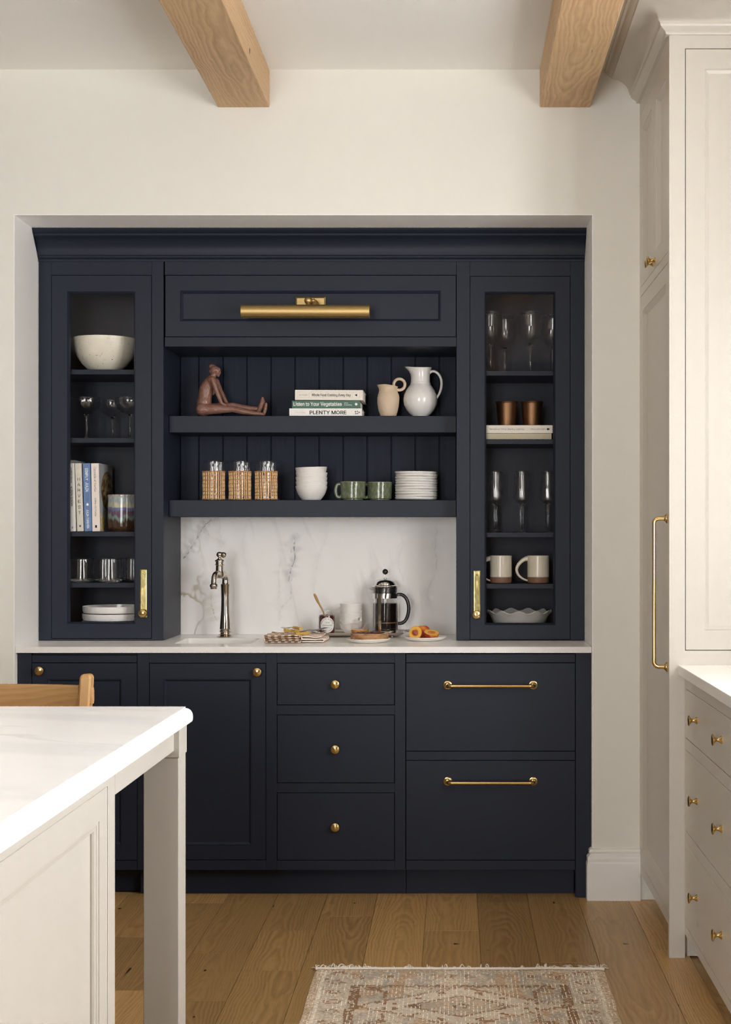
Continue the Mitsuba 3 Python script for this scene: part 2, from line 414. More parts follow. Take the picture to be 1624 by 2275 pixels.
# ---------------------------------------------------------------- mesh helpers
def M(v, f):
    m = trimesh.Trimesh(np.asarray(v, float), np.asarray(f, int), process=False)
    if m.volume < 0:
        m.invert()
    return m


def cat(*ms):
    flat = []
    for m in ms:
        flat += list(m) if isinstance(m, (list, tuple)) else [m]
    return trimesh.util.concatenate(flat)


def bx(x0, x1, y0, y1, z0, z1, c=0.0):
    """A box, its edges chamfered by c."""
    if c <= 0:
        v = [(x, y, z) for x in (x0, x1) for y in (y0, y1) for z in (z0, z1)]
        f = [(0, 1, 3), (0, 3, 2), (4, 6, 7), (4, 7, 5), (0, 4, 5), (0, 5, 1), (2, 3, 7), (2, 7, 6), (0, 2, 6), (0, 6, 4), (1, 5, 7), (1, 7, 3)]
        return M(v, f)
    pts = []
    for x, sx in ((x0, 1), (x1, -1)):
        for y, sy in ((y0, 1), (y1, -1)):
            for z, sz in ((z0, 1), (z1, -1)):
                pts += [(x + sx * c, y + sy * c, z), (x + sx * c, y, z + sz * c), (x, y + sy * c, z + sz * c)]
    return trimesh.convex.convex_hull(np.array(pts))


def loft(loops, cap0=True, cap1=True, closed=False):
    """Skin over successive loops of equally many points; the end loops are capped as fans."""
    n = len(loops[0])
    v = np.vstack([np.asarray(a, float) for a in loops])
    f = []
    k = len(loops)
    for i in range(k if closed else k - 1):
        a, b = i * n, ((i + 1) % k) * n
        for j in range(n):
            j2 = (j + 1) % n
            f += [(a + j, a + j2, b + j2), (a + j, b + j2, b + j)]
    if not closed:
        if cap0:
            f += [(0, j + 1, j) for j in range(1, n - 1)]
        if cap1:
            b = (k - 1) * n
            f += [(b, b + j, b + j + 1) for j in range(1, n - 1)]
    return M(v, f)


def face_y(y0):
    return lambda u, v, w: (u, y0 + w, v)


def face_x(x0, sign=1):
    """A face that looks towards -x (sign 1) or +x (sign -1); u runs along y."""
    return lambda u, v, w: (x0 + sign * w, u, v)


def panel(u0, u1, v0, v1, prof, at, ring=False):
    """Joinery front: nested rectangles (inset, depth below the face). ring: open in the middle, for a glazed door."""
    loops = []
    for d, w in prof:
        a = d if isinstance(d, tuple) else (d, d, d, d)       # left, right, bottom, top
        loops.append([at(u0 + a[0], v0 + a[2], w), at(u1 - a[1], v0 + a[2], w), at(u1 - a[1], v1 - a[3], w), at(u0 + a[0], v1 - a[3], w)])
    return loft(loops, closed=ring)


def shaker(stile, rail_b, rail_t, t=0.02, mould=0.010, deep=0.009, bead=True):
    """Profile of a framed front: flat frame, small cove and bead, recessed field."""
    def s(k):
        return (stile + k, stile + k, rail_b + k, rail_t + k)
    p = [(0.0, t), (0.0, 0.0012), (0.0012, 0.0), (s(0.0), 0.0)]
    if bead:
        p += [(s(0.0008), 0.0022), (s(0.0030), 0.0015), (s(0.0045), 0.0030)]
    return p + [(s(mould), deep - 0.001), (s(mould + 0.0006), deep), (s(mould + 0.003), deep)]


def slab_prof(t=0.02):
    return [(0.0, t), (0.0, 0.0012), (0.0012, 0.0), (0.004, 0.0)]


def lathe(prof, seg=40, origin=(0, 0, 0), axis=(0, 0, 1), mod=None, with_uv=False, start=math.pi / 2):
    """Turned solid: prof = (radius, height) from bottom to top. mod(angles, k, r, z) -> (r, z) arrays may ruffle it."""
    prof = [(max(r, 0.0), z) for r, z in prof]
    axis = np.asarray(axis, float) / np.linalg.norm(axis)
    e1 = np.cross(axis, (0, 1, 0)) if abs(axis[1]) < 0.9 else np.cross(axis, (1, 0, 0))
    if abs(axis[2]) > 0.999:
        e1 = np.array([1.0, 0, 0])
    e1 = e1 / np.linalg.norm(e1)
    e2 = np.cross(axis, e1)
    cols = seg + 1 if with_uv else seg
    ang = start + np.arange(cols) * 2 * math.pi / seg
    v, uv = [], []
    total = np.concatenate([[0], np.cumsum([math.hypot(prof[k + 1][0] - prof[k][0], prof[k + 1][1] - prof[k][1]) for k in range(len(prof) - 1)])])
    for k, (r, z) in enumerate(prof):
        rr, zz = np.full(cols, r), np.full(cols, z)
        if mod is not None:
            rr, zz = mod(ang, k, rr, zz)
        v.append(np.asarray(origin) + rr[:, None] * (np.cos(ang)[:, None] * e1 + np.sin(ang)[:, None] * e2) + zz[:, None] * axis)
        uv.append(np.stack([np.arange(cols) / seg, np.full(cols, total[k] / max(total[-1], 1e-9))], 1))
    v, uv, f = np.vstack(v), np.vstack(uv), []
    for k in range(len(prof) - 1):
        a, b = k * cols, (k + 1) * cols
        for j in range(seg):
            j2 = j + 1 if with_uv else (j + 1) % seg
            if prof[k][0] > 0:
                f.append((a + j, a + j2, b + j2))
            if prof[k + 1][0] > 0:
                f.append((a + j, b + j2, b + j))
    m = M(v, f)
    return (m, uv) if with_uv else m


def tube(pts, r, seg=10, closed=False, flat=None):
    """A round bar along a path; r may vary. flat: (wide, thin) factors of an oval section, wide along the path's sideways axis."""
    pts = np.asarray(pts, float)
    n = len(pts)
    r = np.full(n, r) if np.isscalar(r) else np.asarray(r, float)
    tan = np.gradient(pts, axis=0) if not closed else np.roll(pts, -1, 0) - np.roll(pts, 1, 0)
    tan /= np.linalg.norm(tan, axis=1, keepdims=True) + 1e-12
    ref = np.array([0, 0, 1.0]) if abs(tan[0][2]) < 0.9 else np.array([0, 1.0, 0])
    nrm = ref - tan[0] * (ref @ tan[0])
    nrm /= np.linalg.norm(nrm)
    loops = []
    ang = np.arange(seg) * 2 * math.pi / seg
    fw, ft = flat or (1.0, 1.0)
    for k in range(n):
        nrm = nrm - tan[k] * (nrm @ tan[k])
        nrm /= np.linalg.norm(nrm) + 1e-12
        bi = np.cross(tan[k], nrm)
        loops.append(pts[k] + r[k] * (np.cos(ang)[:, None] * nrm * ft + np.sin(ang)[:, None] * bi * fw))
    return loft(loops, closed=closed)


def arc(c, r, a0, a1, n, e1, e2):
    a = np.linspace(a0, a1, n)
    return [np.asarray(c) + r * (math.cos(t) * np.asarray(e1) + math.sin(t) * np.asarray(e2)) for t in a]


def spline(pts, n=24):
    from scipy.interpolate import CubicSpline
    pts = np.asarray(pts, float)
    t = np.concatenate([[0], np.cumsum(np.linalg.norm(np.diff(pts, axis=0), axis=1))])
    return CubicSpline(t, pts)(np.linspace(0, t[-1], n))


def ball(c, r, sub=3, scale=(1, 1, 1)):
    m = trimesh.creation.icosphere(subdivisions=sub, radius=1.0)
    m.vertices = m.vertices * np.asarray(scale) * r + np.asarray(c)
    return m


def extrude_x(poly, x0, x1):
    """A (y, z) outline drawn out along x."""
    return loft([[(x0, y, z) for y, z in poly], [(x1, y, z) for y, z in poly]])


def rounded(m, n=1):
    return m.subdivide_loop(iterations=n)


# ---------------------------------------------------------------- naming
def numbered(base, taken):
    if base not in taken:
        return base
    k = 1
    while f'{base}_{k:03d}' in taken:
        k += 1
    return f'{base}_{k:03d}'


KEYS = set()


def thing(name, label, category, group=None, kind=None):
    key = numbered(name, KEYS)
    KEYS.add(key)
    labels[key] = {'label': label, 'category': category}
    if group:
        labels[key]['group'] = group
    if kind:
        labels[key]['kind'] = kind
    return key


def struct(name):
    KEYS.add(name)
    labels[name] = {'kind': 'structure'}
    return name


def put(parent, name, mesh, mat, smooth=30, label=None, kind=None, uv=None, color=None):
    """One mesh as a part (name given) or as the thing's own body (name None)."""
    key = parent if name is None else numbered(f'{parent}__{name}', scene)
    if uv is not None and smooth not in (False, True):
        smooth = True
    scene[key] = mikit.ply(mesh, mat, smooth, uv=uv, color=color)
    if label or kind:
        labels[key] = {**labels.get(key, {}), **({'label': label} if label else {}), **({'kind': kind} if kind else {})}
    return key


def copy(src, name, label, category, to_world, group=None):
    """A repeat of a thing under a key of its own: the same meshes, moved."""
    key = thing(name, label, category, group)
    for k in [k for k in scene if k == src or k.startswith(src + '__')]:
        scene[key + k[len(src):]] = {**scene[k], 'to_world': to_world}
        if k != src and k in labels:
            labels[key + k[len(src):]] = dict(labels[k])
    return key


def lettering(text, x, z, y, width=None, height=0.01, down=False, bold=False, depth=0.0003):
    """Raised print on an upright face that looks towards -y: starts at (x, z); down: turned a quarter, reading downwards."""
    m = meshkit.text_mesh(text, height, depth, bold)
    if width:
        s = width / (m.bounds[1][0] - m.bounds[0][0])
        m.vertices[:, 0] = (m.vertices[:, 0] - m.bounds[0][0]) * s
    v = m.vertices.copy()
    m.vertices = np.stack([x + v[:, 1], y - v[:, 2], z - v[:, 0]], 1) if down else np.stack([x + v[:, 0], y - v[:, 2], z + v[:, 1]], 1)
    return m


# ---------------------------------------------------------------- the room
NX0, NX1, NZ = -1.597, 0.499, 2.484              # the niche
w = struct('wall_back')
outline = Polygon([(LX, 0), (RX, 0), (RX, CEIL), (LX, CEIL)]).difference(sbox(NX0 - 0.004, -1, NX1 + 0.004, NZ + 0.004))
m = trimesh.creation.extrude_polygon(outline, 0.66, engine='earcut')
m.vertices = m.vertices[:, [0, 2, 1]]
m = M(m.vertices, m.faces)
put(w, None, cat(m, bx(LX, RX, 0.6605, 0.76, 0, CEIL)), 'm_wall', False)
for nm, q in (('jamb_lining', bx(NX0 - 0.004, NX0, 0.0, 0.66, 0.0, NZ + 0.004)), ('jamb_lining', bx(NX1, NX1 + 0.004, 0.0, 0.66, 0.0, NZ + 0.004)), ('soffit_lining', bx(NX0, NX1, 0.0, 0.66, NZ, NZ + 0.004))):
    put(w, nm, q, 'm_jamb', False)
w = struct('wall_left')
put(w, None, bx(LX - 0.1, LX, BY - 0.2, 0.7, 0, CEIL), 'm_wall_far', False)


def pierced(u0, u1, spans, z0, z1, place):
    p = Polygon([(u0, 0), (u1, 0), (u1, CEIL), (u0, CEIL)])
    for a, b in spans:
        p = p.difference(sbox(a, z0, b, z1))
    m = trimesh.creation.extrude_polygon(p, 0.12, engine='earcut')
    m.vertices = place(m.vertices)
    return M(m.vertices, m.faces)


w = struct('wall_right')
put(w, None, cat(pierced(JOG + 0.1205, 0.0, WIN_S, *WIN_SZ, lambda v: np.stack([RX + v[:, 2], v[:, 0], v[:, 1]], 1)), pierced(BY - 0.2, JOG, WIN_R, *WIN_RZ, lambda v: np.stack([RX2 + v[:, 2], v[:, 0], v[:, 1]], 1)),
                 bx(RX, RX2 + 0.12, JOG, JOG + 0.12, 0, CEIL)), 'm_wall', False)
w = struct('wall_front')
put(w, None, pierced(LX, RX2, WIN_B, *WIN_BZ, lambda v: np.stack([v[:, 0], BY - v[:, 2], v[:, 1]], 1)), 'm_wall_far', False)
w = struct('ceiling')
put(w, None, bx(LX - 0.1, RX2 + 0.1, BY - 0.2, 0.7, CEIL, CEIL + 0.1), 'm_ceiling', False)


def sash(key, u0, u1, z0, z1, place, nu, nz):
    """Frame and glazing bars of a window, in (along the wall, depth, height)."""
    t = 0.05
    bars = [(u0, u0 + t, 0, 0.06, z0, z1), (u1 - t, u1, 0, 0.06, z0, z1), (u0, u1, 0, 0.06, z0, z0 + t), (u0, u1, 0, 0.06, z1 - t, z1)]
    for k in range(1, nu):
        c = u0 + (u1 - u0) * k / nu
        bars.append((c - 0.012, c + 0.012, 0.015, 0.045, z0, z1))
    for k in range(1, nz):
        c = z0 + (z1 - z0) * k / nz
        bars.append((u0, u1, 0.015, 0.045, c - 0.012, c + 0.012))
    ms = []
    for a, b, d0, d1, e, f in bars:
        q = bx(a, b, d0, d1, e, f)
        ms.append(M(place(q.vertices), q.faces))
    put(key, 'frame', cat(ms), 'm_trim', False)


for i, (a, b) in enumerate(WIN_R):
    sash(struct(f'window_{i + 1}'), a, b, *WIN_RZ, lambda v: np.stack([RX2 + 0.02 + v[:, 1], v[:, 0], v[:, 2]], 1), 2, 3)
for i, (a, b) in enumerate(WIN_S):
    sash(struct(f'window_{i + 5}'), a, b, *WIN_SZ, lambda v: np.stack([RX + 0.02 + v[:, 1], v[:, 0], v[:, 2]], 1), 1, 2)
for i, (a, b) in enumerate(WIN_B):
    sash(struct(f'window_{i + 3}'), a, b, *WIN_BZ, lambda v: np.stack([v[:, 0], BY - 0.02 - v[:, 1], v[:, 2]], 1), 2, 4)

# the floor: oak boards running towards the camera, each a piece of its own where the photograph shows them
w = struct('floor')
PITCH, ROW0 = 0.183, -0.467
slab = bx(LX, RX2, BY, 0.66, -0.05, -0.006)
put(w, None, slab, 'm_floor_oak', False, uv=np.stack([slab.vertices[:, 0] % 10.0, slab.vertices[:, 1]], 1))
SEEN_JOINTS = {0: [-0.225, -1.30], 1: [-1.02], 2: [-0.40, -1.55], 3: [-0.042, -0.95], 4: [-0.753, -1.65], 5: [-0.278, -1.38], 6: [-0.62],
               -1: [-0.40, -0.833, -1.72], -2: [-0.659, -1.114, -1.95], -3: [-0.05, -1.02], -4: [-0.48, -1.45]}
board_tone = {(0, 0): 34, (3, 1): 11, (3, 0): 20}
seeds = iter(RNG.permutation(400) % 97)
rs = np.random.default_rng(21)
for row in range(-8, 7):
    cuts = [0.088] + SEEN_JOINTS.get(row, [float(-rs.uniform(0.2, 0.9))])
    while cuts[-1] > -3.2:
        cuts.append(cuts[-1] - float(rs.uniform(0.7, 1.6)))
    xa, xb = ROW0 + PITCH * row, ROW0 + PITCH * (row + 1)
    xb = min(xb, 0.74)
    for k in range(len(cuts) - 1):
        g = 0.0006
        q = bx(xa + g, xb - g, cuts[k + 1] + g, cuts[k] - g, -0.006, float(rs.uniform(-0.0003, 0.0003)), 0.0009)
        s = board_tone.get((row, k), int(next(seeds)))
        put(w, 'plank', q, 'm_floor_oak', False, uv=np.stack([q.vertices[:, 0] - xa + 10.0 * s, q.vertices[:, 1]], 1))


def beam(name, x0, x1, seed):
    key = struct(name)
    zb, yb = 2.875, BY
    q = bx(x0, x1, yb, 0.0, zb, CEIL, 0.003)
    q.unmerge_vertices()
    v = q.vertices
    n = np.repeat(q.face_normals, 3, axis=0)
    across = np.where(np.abs(n[:, 2]) > 0.5, v[:, 0] - x0, 0.0) + np.where(np.abs(n[:, 0]) > 0.5, (v[:, 2] - zb) + np.where(n[:, 0] > 0, 0.20, 0.40), 0.0)
    put(key, None, q, 'm_beam_oak', False, uv=np.stack([across + 10.0 * seed, v[:, 1]], 1))
    return key


for nm, a, b, s, lab in (('beam_1', -0.859, -0.672, 29, 'pale oak ceiling beam over the middle of the navy cabinets'), ('beam_2', 0.309, 0.492, 12, 'oak ceiling beam next to the cream crown moulding'), ('beam_3', -2.03, -1.845, 44, 'oak ceiling beam beyond the left edge of the picture')):
    labels[beam(nm, a, b, s)].update(label=lab)


def sweep_profile(stations, prof):
    """prof (out, z) carried along stations: functions out -> (x, y)."""
    return loft([[(*st(p), z) for p, z in prof] for st in stations])


BASE = [(-0.005, 0.0), (0.020, 0.0), (0.020, 0.132), (0.0175, 0.136), (0.0165, 0.142), (0.018, 0.150), (0.0165, 0.158), (0.011, 0.163), (0.0075, 0.166), (0.0075, 0.169),
        (0.0105, 0.1725), (0.0110, 0.178), (0.008, 0.1835), (0.0, 0.187), (-0.005, 0.187)]
w = struct('baseboard_right')
put(w, None, sweep_profile([lambda p: (NX1 - p, 0.024), lambda p: (NX1 - p, -p), lambda p: (0.673, -p)], BASE), 'm_trim', 35)
w = struct('baseboard_left')
put(w, None, sweep_profile([lambda p: (LX, -p), lambda p: (NX0 + p, -p), lambda p: (NX0 + p, 0.024)], BASE), 'm_trim', 35)

# ---------------------------------------------------------------- navy built-in: lower run
YF, YU, YB = 0.028, 0.293, 0.633                 # faces of the lower and the upper cabinets, face of the splashback
CT = 0.917                                       # counter top


def knob(parent, x, z, y, name='knob', r=0.0163, axis=(0, -1, 0), seg=32, mat='m_brass'):
    prof = [(0.0, 0.0), (0.0095, 0.0), (0.0098, 0.0015), (0.0075, 0.003), (0.0055, 0.006), (0.0052, 0.011), (0.0075, 0.0145), (r * 0.80, 0.0175), (r * 0.97, 0.0195),
            (r, 0.0212), (r * 0.985, 0.0228), (r * 0.93, 0.0238), (r * 0.90, 0.0240), (r * 0.60, 0.0256), (r * 0.3, 0.0264), (0.0, 0.0266)]
    origin = (x, y, z)
    return put(parent, name, lathe(prof, seg, origin, axis), mat, 40)


def bar_pull(parent, p0, p1, out, r, stand, name='handle'):
    """Bar handle on two round roses; p0, p1 on the face, out = unit vector away from it."""
    p0, p1, out = (np.asarray(a, float) for a in (p0, p1, out))
    along = (p1 - p0) / np.linalg.norm(p1 - p0)
    bend = 2.6 * r
    c0, c1 = p0 + out * (stand - bend) + along * bend, p1 + out * (stand - bend) - along * bend
    path = [p0, p0 + out * (stand - bend) * 0.6] + arc(c0, bend, math.pi, math.pi / 2, 8, along, out) + arc(c1, bend, math.pi / 2, 0, 8, along, out) + [p1 + out * (stand - bend) * 0.6, p1]
    rose = [(0.0, 0.0), (2.55 * r, 0.0), (2.6 * r, 0.0015), (2.45 * r, 0.003), (2.1 * r, 0.0035), (2.05 * r, 0.0050), (1.7 * r, 0.0058), (1.35 * r, 0.0075), (1.2 * r, 0.010), (0.0, 0.010)]
    return put(parent, name, cat(tube(path, r, 16), lathe(rose, 32, p0, out), lathe(rose, 32, p1, out)), 'm_brass', 40)


def frame_boards(parent, rects, mat, y0, t=0.02):
    """The face frame, one mesh: boards as (x0, x1, z0, z1)."""
    put(parent, 'face_frame', cat([bx(a, b, y0, y0 + t, c, d, 0.0008) for a, b, c, d in rects]), mat, False)


G = 0.0016                                       # gap round an inset front
ZT, ZR, ZK = 0.895, 0.1002, 0.1002               # underside of the counter, bottom of the face frame

# left unit: a panelled appliance front with strips above and below
t = thing('panelled_dishwasher', 'navy panelled appliance front at the far left below the counter, partly behind the island', 'dishwasher')
put(t, 'body', bx(-1.5427, -1.1598, 0.05, 0.60, 0.10, 0.890), 'm_navy', False)
put(t, 'top_strip', bx(-1.5427, -1.1598, YF, 0.048, 0.8575, 0.8845, 0.001), 'm_navy', False)
put(t, 'bottom_strip', bx(-1.5427, -1.1598, YF, 0.048, ZR, 0.1345, 0.001), 'm_navy', False)
d = put(t, 'door', panel(-1.5427, -1.1598, 0.1363, 0.8557, shaker(0.055, 0.055, 0.057), face_y(YF)), 'm_navy', False)
knob(d, -1.5106, 0.829, YF)
put(t, 'toe_kick', bx(-1.5427, -1.1598, 0.125, 0.145, 0.0, 0.0995), 'm_navy', False)
t = thing('filler_strip', 'narrow navy upright strip between the niche wall and the panelled front, far left', 'filler panel')
put(t, None, bx(-1.5945, -1.5443, YF, 0.05, 0.0, ZT - 0.0005, 0.001), 'm_navy', False)
t = thing('filler_strip', 'narrow navy upright strip that reaches the floor at the right end of the lower cabinets', 'filler panel')
put(t, None, bx(0.4413, 0.4965, YF, 0.05, 0.0005, ZT - 0.0005, 0.001), 'm_navy', False)

# middle unit: one door, three drawers
t = thing('base_cabinet', 'navy lower cabinet under the sink with one framed door and three plain drawers', 'cabinet')
put(t, 'body', bx(-1.155, -0.182, 0.052, 0.60, 0.10, 0.685), 'm_navy', False)
frame_boards(t, [(-1.1580, -1.1155, ZR, 0.8925), (-0.6883, -0.6489, ZR, 0.8925), (-0.2185, -0.1795, ZR, 0.8925), (-1.1155, -0.6883, 0.8559, 0.8925), (-1.1155, -0.6883, ZR, 0.1355),
                 (-0.6489, -0.2185, 0.8559, 0.8925), (-0.6489, -0.2185, 0.667, 0.7015), (-0.6489, -0.2185, 0.3828, 0.4173), (-0.6489, -0.2185, ZR, 0.1347)], 'm_navy', YF)
d = put(t, 'door', panel(-1.1155 + G, -0.6883 - G, 0.1355 + G, 0.8559 - G, shaker(0.0505, 0.053, 0.0555), face_y(YF)), 'm_navy', False)
knob(d, -0.718, 0.8245, YF)
for z0, z1 in ((0.7015, 0.8559), (0.4173, 0.667), (0.1347, 0.3828)):
    d = put(t, 'drawer', panel(-0.6489 + G, -0.2185 - G, z0 + G, z1 - G, slab_prof(), face_y(YF)), 'm_navy', False)
    knob(d, -0.4345, (z0 + z1) / 2 + 0.001, YF)
put(t, 'toe_kick', bx(-1.158, -0.1795, 0.085, 0.105, 0.0, 0.0995), 'm_navy', False)

# right unit: two wide drawer fronts with bar handles
t = thing('drawer_refrigerator', 'navy lower unit with two wide plain drawer fronts and long brass bar handles', 'drawer unit')
put(t, 'body', bx(-0.1770, 0.4390, 0.052, 0.60, 0.10, 0.890), 'm_navy', False)
put(t, 'top_strip', bx(-0.1775, 0.4397, YF, 0.05, 0.8577, 0.8895, 0.001), 'm_navy', False)
put(t, 'middle_strip', bx(-0.1775, 0.4397, YF, 0.05, 0.5012, 0.5328, 0.001), 'm_navy', False)
put(t, 'bottom_strip', bx(-0.1775, 0.4397, YF, 0.05, ZR, 0.1350, 0.001), 'm_navy', False)
for z0, z1, zh in ((0.5345, 0.8560, 0.7755), (0.1367, 0.4995, 0.4245)):
    d = put(t, 'drawer', panel(-0.1775, 0.4397, z0, z1, slab_prof(), face_y(YF)), 'm_navy', False)
    bar_pull(d, (-0.0248, YF, zh), (0.2868, YF, zh), (0, -1, 0), 0.0062, 0.042)
put(t, 'toe_kick', bx(-0.1775, 0.4397, 0.086, 0.106, 0.0, 0.0995), 'm_navy', False)

# counter with a cut-out, the basin below
t = thing('countertop', 'white polished quartz worktop over the navy lower cabinets, with a sink cut-out', 'countertop')
SX0, SX1, SY0, SY1 = -1.050, -0.762, 0.150, 0.418
top = sbox(NX0 + 0.0015, 0.003, NX1 - 0.0015, YB).difference(sbox(SX0, SY0, SX1, SY1).buffer(-0.02).buffer(0.02, quad_segs=6))
m = trimesh.creation.extrude_polygon(top, CT - ZT, engine='earcut')
m.apply_translation((0, 0, ZT))
put(t, None, m, 'm_quartz', False)
t = thing('sink', 'small white undermount sink basin set into the counter before the nickel tap', 'sink')
rings = []
for d, z in ((-0.012, 0.8945), (0.002, 0.8945), (0.004, 0.885), (0.008, 0.76), (0.016, 0.73), (0.04, 0.715), (0.10, 0.712)):
    rings.append([(SX0 + d, SY0 + d, z), (SX1 - d, SY0 + d, z), (SX1 - d, SY1 - d, z), (SX0 + d, SY1 - d, z)])
outer = [[(SX0 - 0.012, SY0 - 0.012, 0.70), (SX1 + 0.012, SY0 - 0.012, 0.70), (SX1 + 0.012, SY1 + 0.012, 0.70), (SX0 - 0.012, SY1 + 0.012, 0.70)]]
put(t, 'basin', loft(outer + rings), 'm_sink', False)
put(t, 'drain', lathe([(0, 0.7125), (0.030, 0.7125), (0.030, 0.715), (0.024, 0.7155), (0.020, 0.713), (0, 0.713)], 28, (-0.906, 0.284, 0)), 'm_nickel', 40)

t = thing('splashback', 'white marble slab with grey and golden veins behind the tap and coffee things', 'backsplash')
put(t, None, bx(-1.1165, 0.0065, YB, YB + 0.02, CT + 0.0003, 1.3960), 'm_marble', False)

# ---------------------------------------------------------------- navy built-in: upper run
ZC = 2.373                                       # underside of the crown


def glass_cabinet(x0, x1, dx0, dx1, dz0, dz1, stile, rails, shelves, label, hinge_left, plate):
    t = thing('glass_cabinet', label, 'cabinet')
    s = 0.018
    ob = dz0 - 0.004
    put(t, 'body', cat(bx(x0, x0 + s, YU + 0.02, 0.632, CT + 0.001, ZC), bx(x1 - s, x1, YU + 0.02, 0.632, CT + 0.001, ZC), bx(x0 + s, x1 - s, 0.612, 0.632, CT + 0.001, ZC),
                       bx(x0 + s, x1 - s, YU + 0.02, 0.612, 2.335, ZC), bx(x0 + s, x1 - s, YU + 0.02, 0.612, CT + 0.001, 0.945)), 'm_navy', False)
    fx0, fx1 = x0, x1
    frame_boards(t, [(fx0, dx0, CT + 0.002, ZC), (dx1, fx1, CT + 0.002, ZC), (dx0, dx1, dz1, ZC), (dx0, dx1, CT + 0.002, dz0)], 'm_navy', YU)
    rb, rt = rails

    def q(k):
        return (stile[0] + k, stile[1] + k, rb + k, rt + k)
    prof = [(0.0, 0.0), (q(0), 0.0), (q(0.0008), 0.0022), (q(0.003), 0.0015), (q(0.0045), 0.004), (q(0.0075), 0.009), (q(0.0075), 0.021), (0.0, 0.021)]
    d = put(t, 'door', panel(dx0 + G, dx1 - G, dz0 + G, dz1 - G, prof, face_y(YU), ring=True), 'm_navy', False)
    gx0, gx1, gz0, gz1 = dx0 + stile[0] + 0.004, dx1 - stile[1] - 0.004, dz0 + rb + 0.004, dz1 - rt - 0.004
    put(d, 'glass_pane', quad((gx0, YU + 0.013, gz0), (gx1, YU + 0.013, gz0), (gx1, YU + 0.013, gz1), (gx0, YU + 0.013, gz1)), 'm_pane', False)
    for z in shelves:
        put(t, 'shelf', bx(x0 + s + 0.0005, x1 - s - 0.0005, 0.331, 0.611, z - 0.019, z, 0.001), 'm_navy', False)
    px0, px1, pz0, pz1, kx, kz = plate
    put(d, 'handle_plate', panel(px0, px1, pz0, pz1, [(0, 0), (0, -0.0022), (0.0015, -0.0034), (0.004, -0.0036)], face_y(YU)), 'm_aged_brass', False)
    put(d, 'screw', lathe([(0, 0), (0.0032, 0), (0.0028, 0.0012), (0.0015, 0.0020), (0, 0.0022)], 20, ((px0 + px1) / 2, YU - 0.0036, pz1 - 0.016), (0, -1, 0)), 'm_brass', 30)
    knob(d, kx, kz, YU - 0.0035, r=0.0158)
    return t


CAB_L = glass_cabinet(-1.5955, -1.1170, -1.5475, -1.1623, 0.925, 2.320, (0.0595, 0.0605), (0.055, 0.061), (1.9618, 1.6978, 1.3357, 1.138),
                      'tall navy glass-fronted cabinet at the left end, with cookbooks and a cream bowl inside', 'cabinet', (-1.2069, -1.1793, 1.006, 1.1907, -1.1925, 1.0230))
CAB_R = glass_cabinet(0.0070, 0.4975, 0.0587, 0.4439, 0.9205, 2.3155, (0.0540, 0.0555), (0.055, 0.0575), (1.957, 1.6926, 1.3325, 1.134),
                      'tall navy glass-fronted cabinet at the right end, with wine glasses and copper cups inside', 'cabinet', (0.0725, 0.0993, 1.004, 1.186, 0.0835, 1.0180))

t = thing('open_shelf_unit', 'navy open shelving between the two glass cabinets, boarded back, lift-up panel above', 'shelf unit')
frame_boards(t, [(-1.1123, 0.0062, 2.3205, ZC), (-1.1123, 0.0062, 2.0456, 2.0820)], 'm_navy', YU)
put(t, 'top_board', bx(-1.1150, 0.0060, YU + 0.021, 0.63, 2.0456, 2.064), 'm_navy', False)
put(t, 'flap_panel', panel(-1.1105, 0.0050, 2.0836, 2.3190, shaker(0.057, 0.058, 0.0585, mould=0.0105, deep=0.010), face_y(YU)), 'm_navy', False)
for z0, z1 in ((1.7227, 1.788), (1.394, 1.459)):
    put(t, 'shelf', bx(-1.1155, 0.0055, 0.394, 0.6215, z0, z1, 0.0012), 'm_navy', False)
put(t, 'backing', bx(-1.1155, 0.0055, 0.6320, 0.6440, 1.3965, 2.064), 'm_navy', False)
edges = [-1.1165, -1.0407] + [-1.0407 + 0.0979 * k for k in range(1, 11)] + [0.0065]
for k in range(len(edges) - 1):
    a, b = edges[k] + 0.0012, edges[k + 1] - 0.0012
    c = 0.0022
    poly = [(a, 0.6315), (a, 0.622 + c), (a + c, 0.622), (b - c, 0.622), (b, 0.622 + c), (b, 0.6315)]
    q = loft([[(x, y, 1.3965) for x, y in poly], [(x, y, 2.064) for x, y in poly]])
    put(t, 'back_board', q, 'm_navy_board', False)

# picture lamp on the lift-up panel
t = thing('picture_lamp', 'brass picture light with a long tubular shade mounted on the navy panel above the shelves', 'lamp')
yb = YU + 0.010
put(t, 'backplate', panel(-0.6100, -0.4945, 2.1900, 2.2360, [(0, -0.0003), (0, -0.012), (0.001, -0.013), (0.006, -0.017), (0.008, -0.017)], face_y(yb)), 'm_lamp_brass', False)
arm = spline([(-0.545, yb - 0.016, 2.213), (-0.545, yb - 0.040, 2.2135), (-0.548, yb - 0.060, 2.2130)], 10)
arm2 = spline([(-0.538, yb - 0.060, 2.214), (-0.5245, yb - 0.064, 2.207), (-0.5215, yb - 0.072, 2.195), (-0.5225, yb - 0.085, 2.183)], 14)
put(t, 'arm', cat(tube(arm, 0.0065, 14), tube(arm2, 0.0050, 12), tube(arm2 + np.array([-0.010, 0.001, -0.002]), 0.0036, 10), tube([(-0.562, yb - 0.062, 2.213), (-0.533, yb - 0.062, 2.213)], 0.0055, 14),
                  lathe([(0, 0), (0.008, 0), (0.008, 0.003), (0.006, 0.005), (0, 0.005)], 20, (-0.536, yb - 0.062, 2.213), (1, 0, 0))), 'm_lamp_brass', 40)
put(t, 'knuckle', cat(ball((-0.5555, yb - 0.066, 2.213), 0.0152, 3), tube([(-0.5555, yb - 0.066, 2.203), (-0.5545, yb - 0.082, 2.185)], 0.0085, 14)), 'm_lamp_brass', 40)
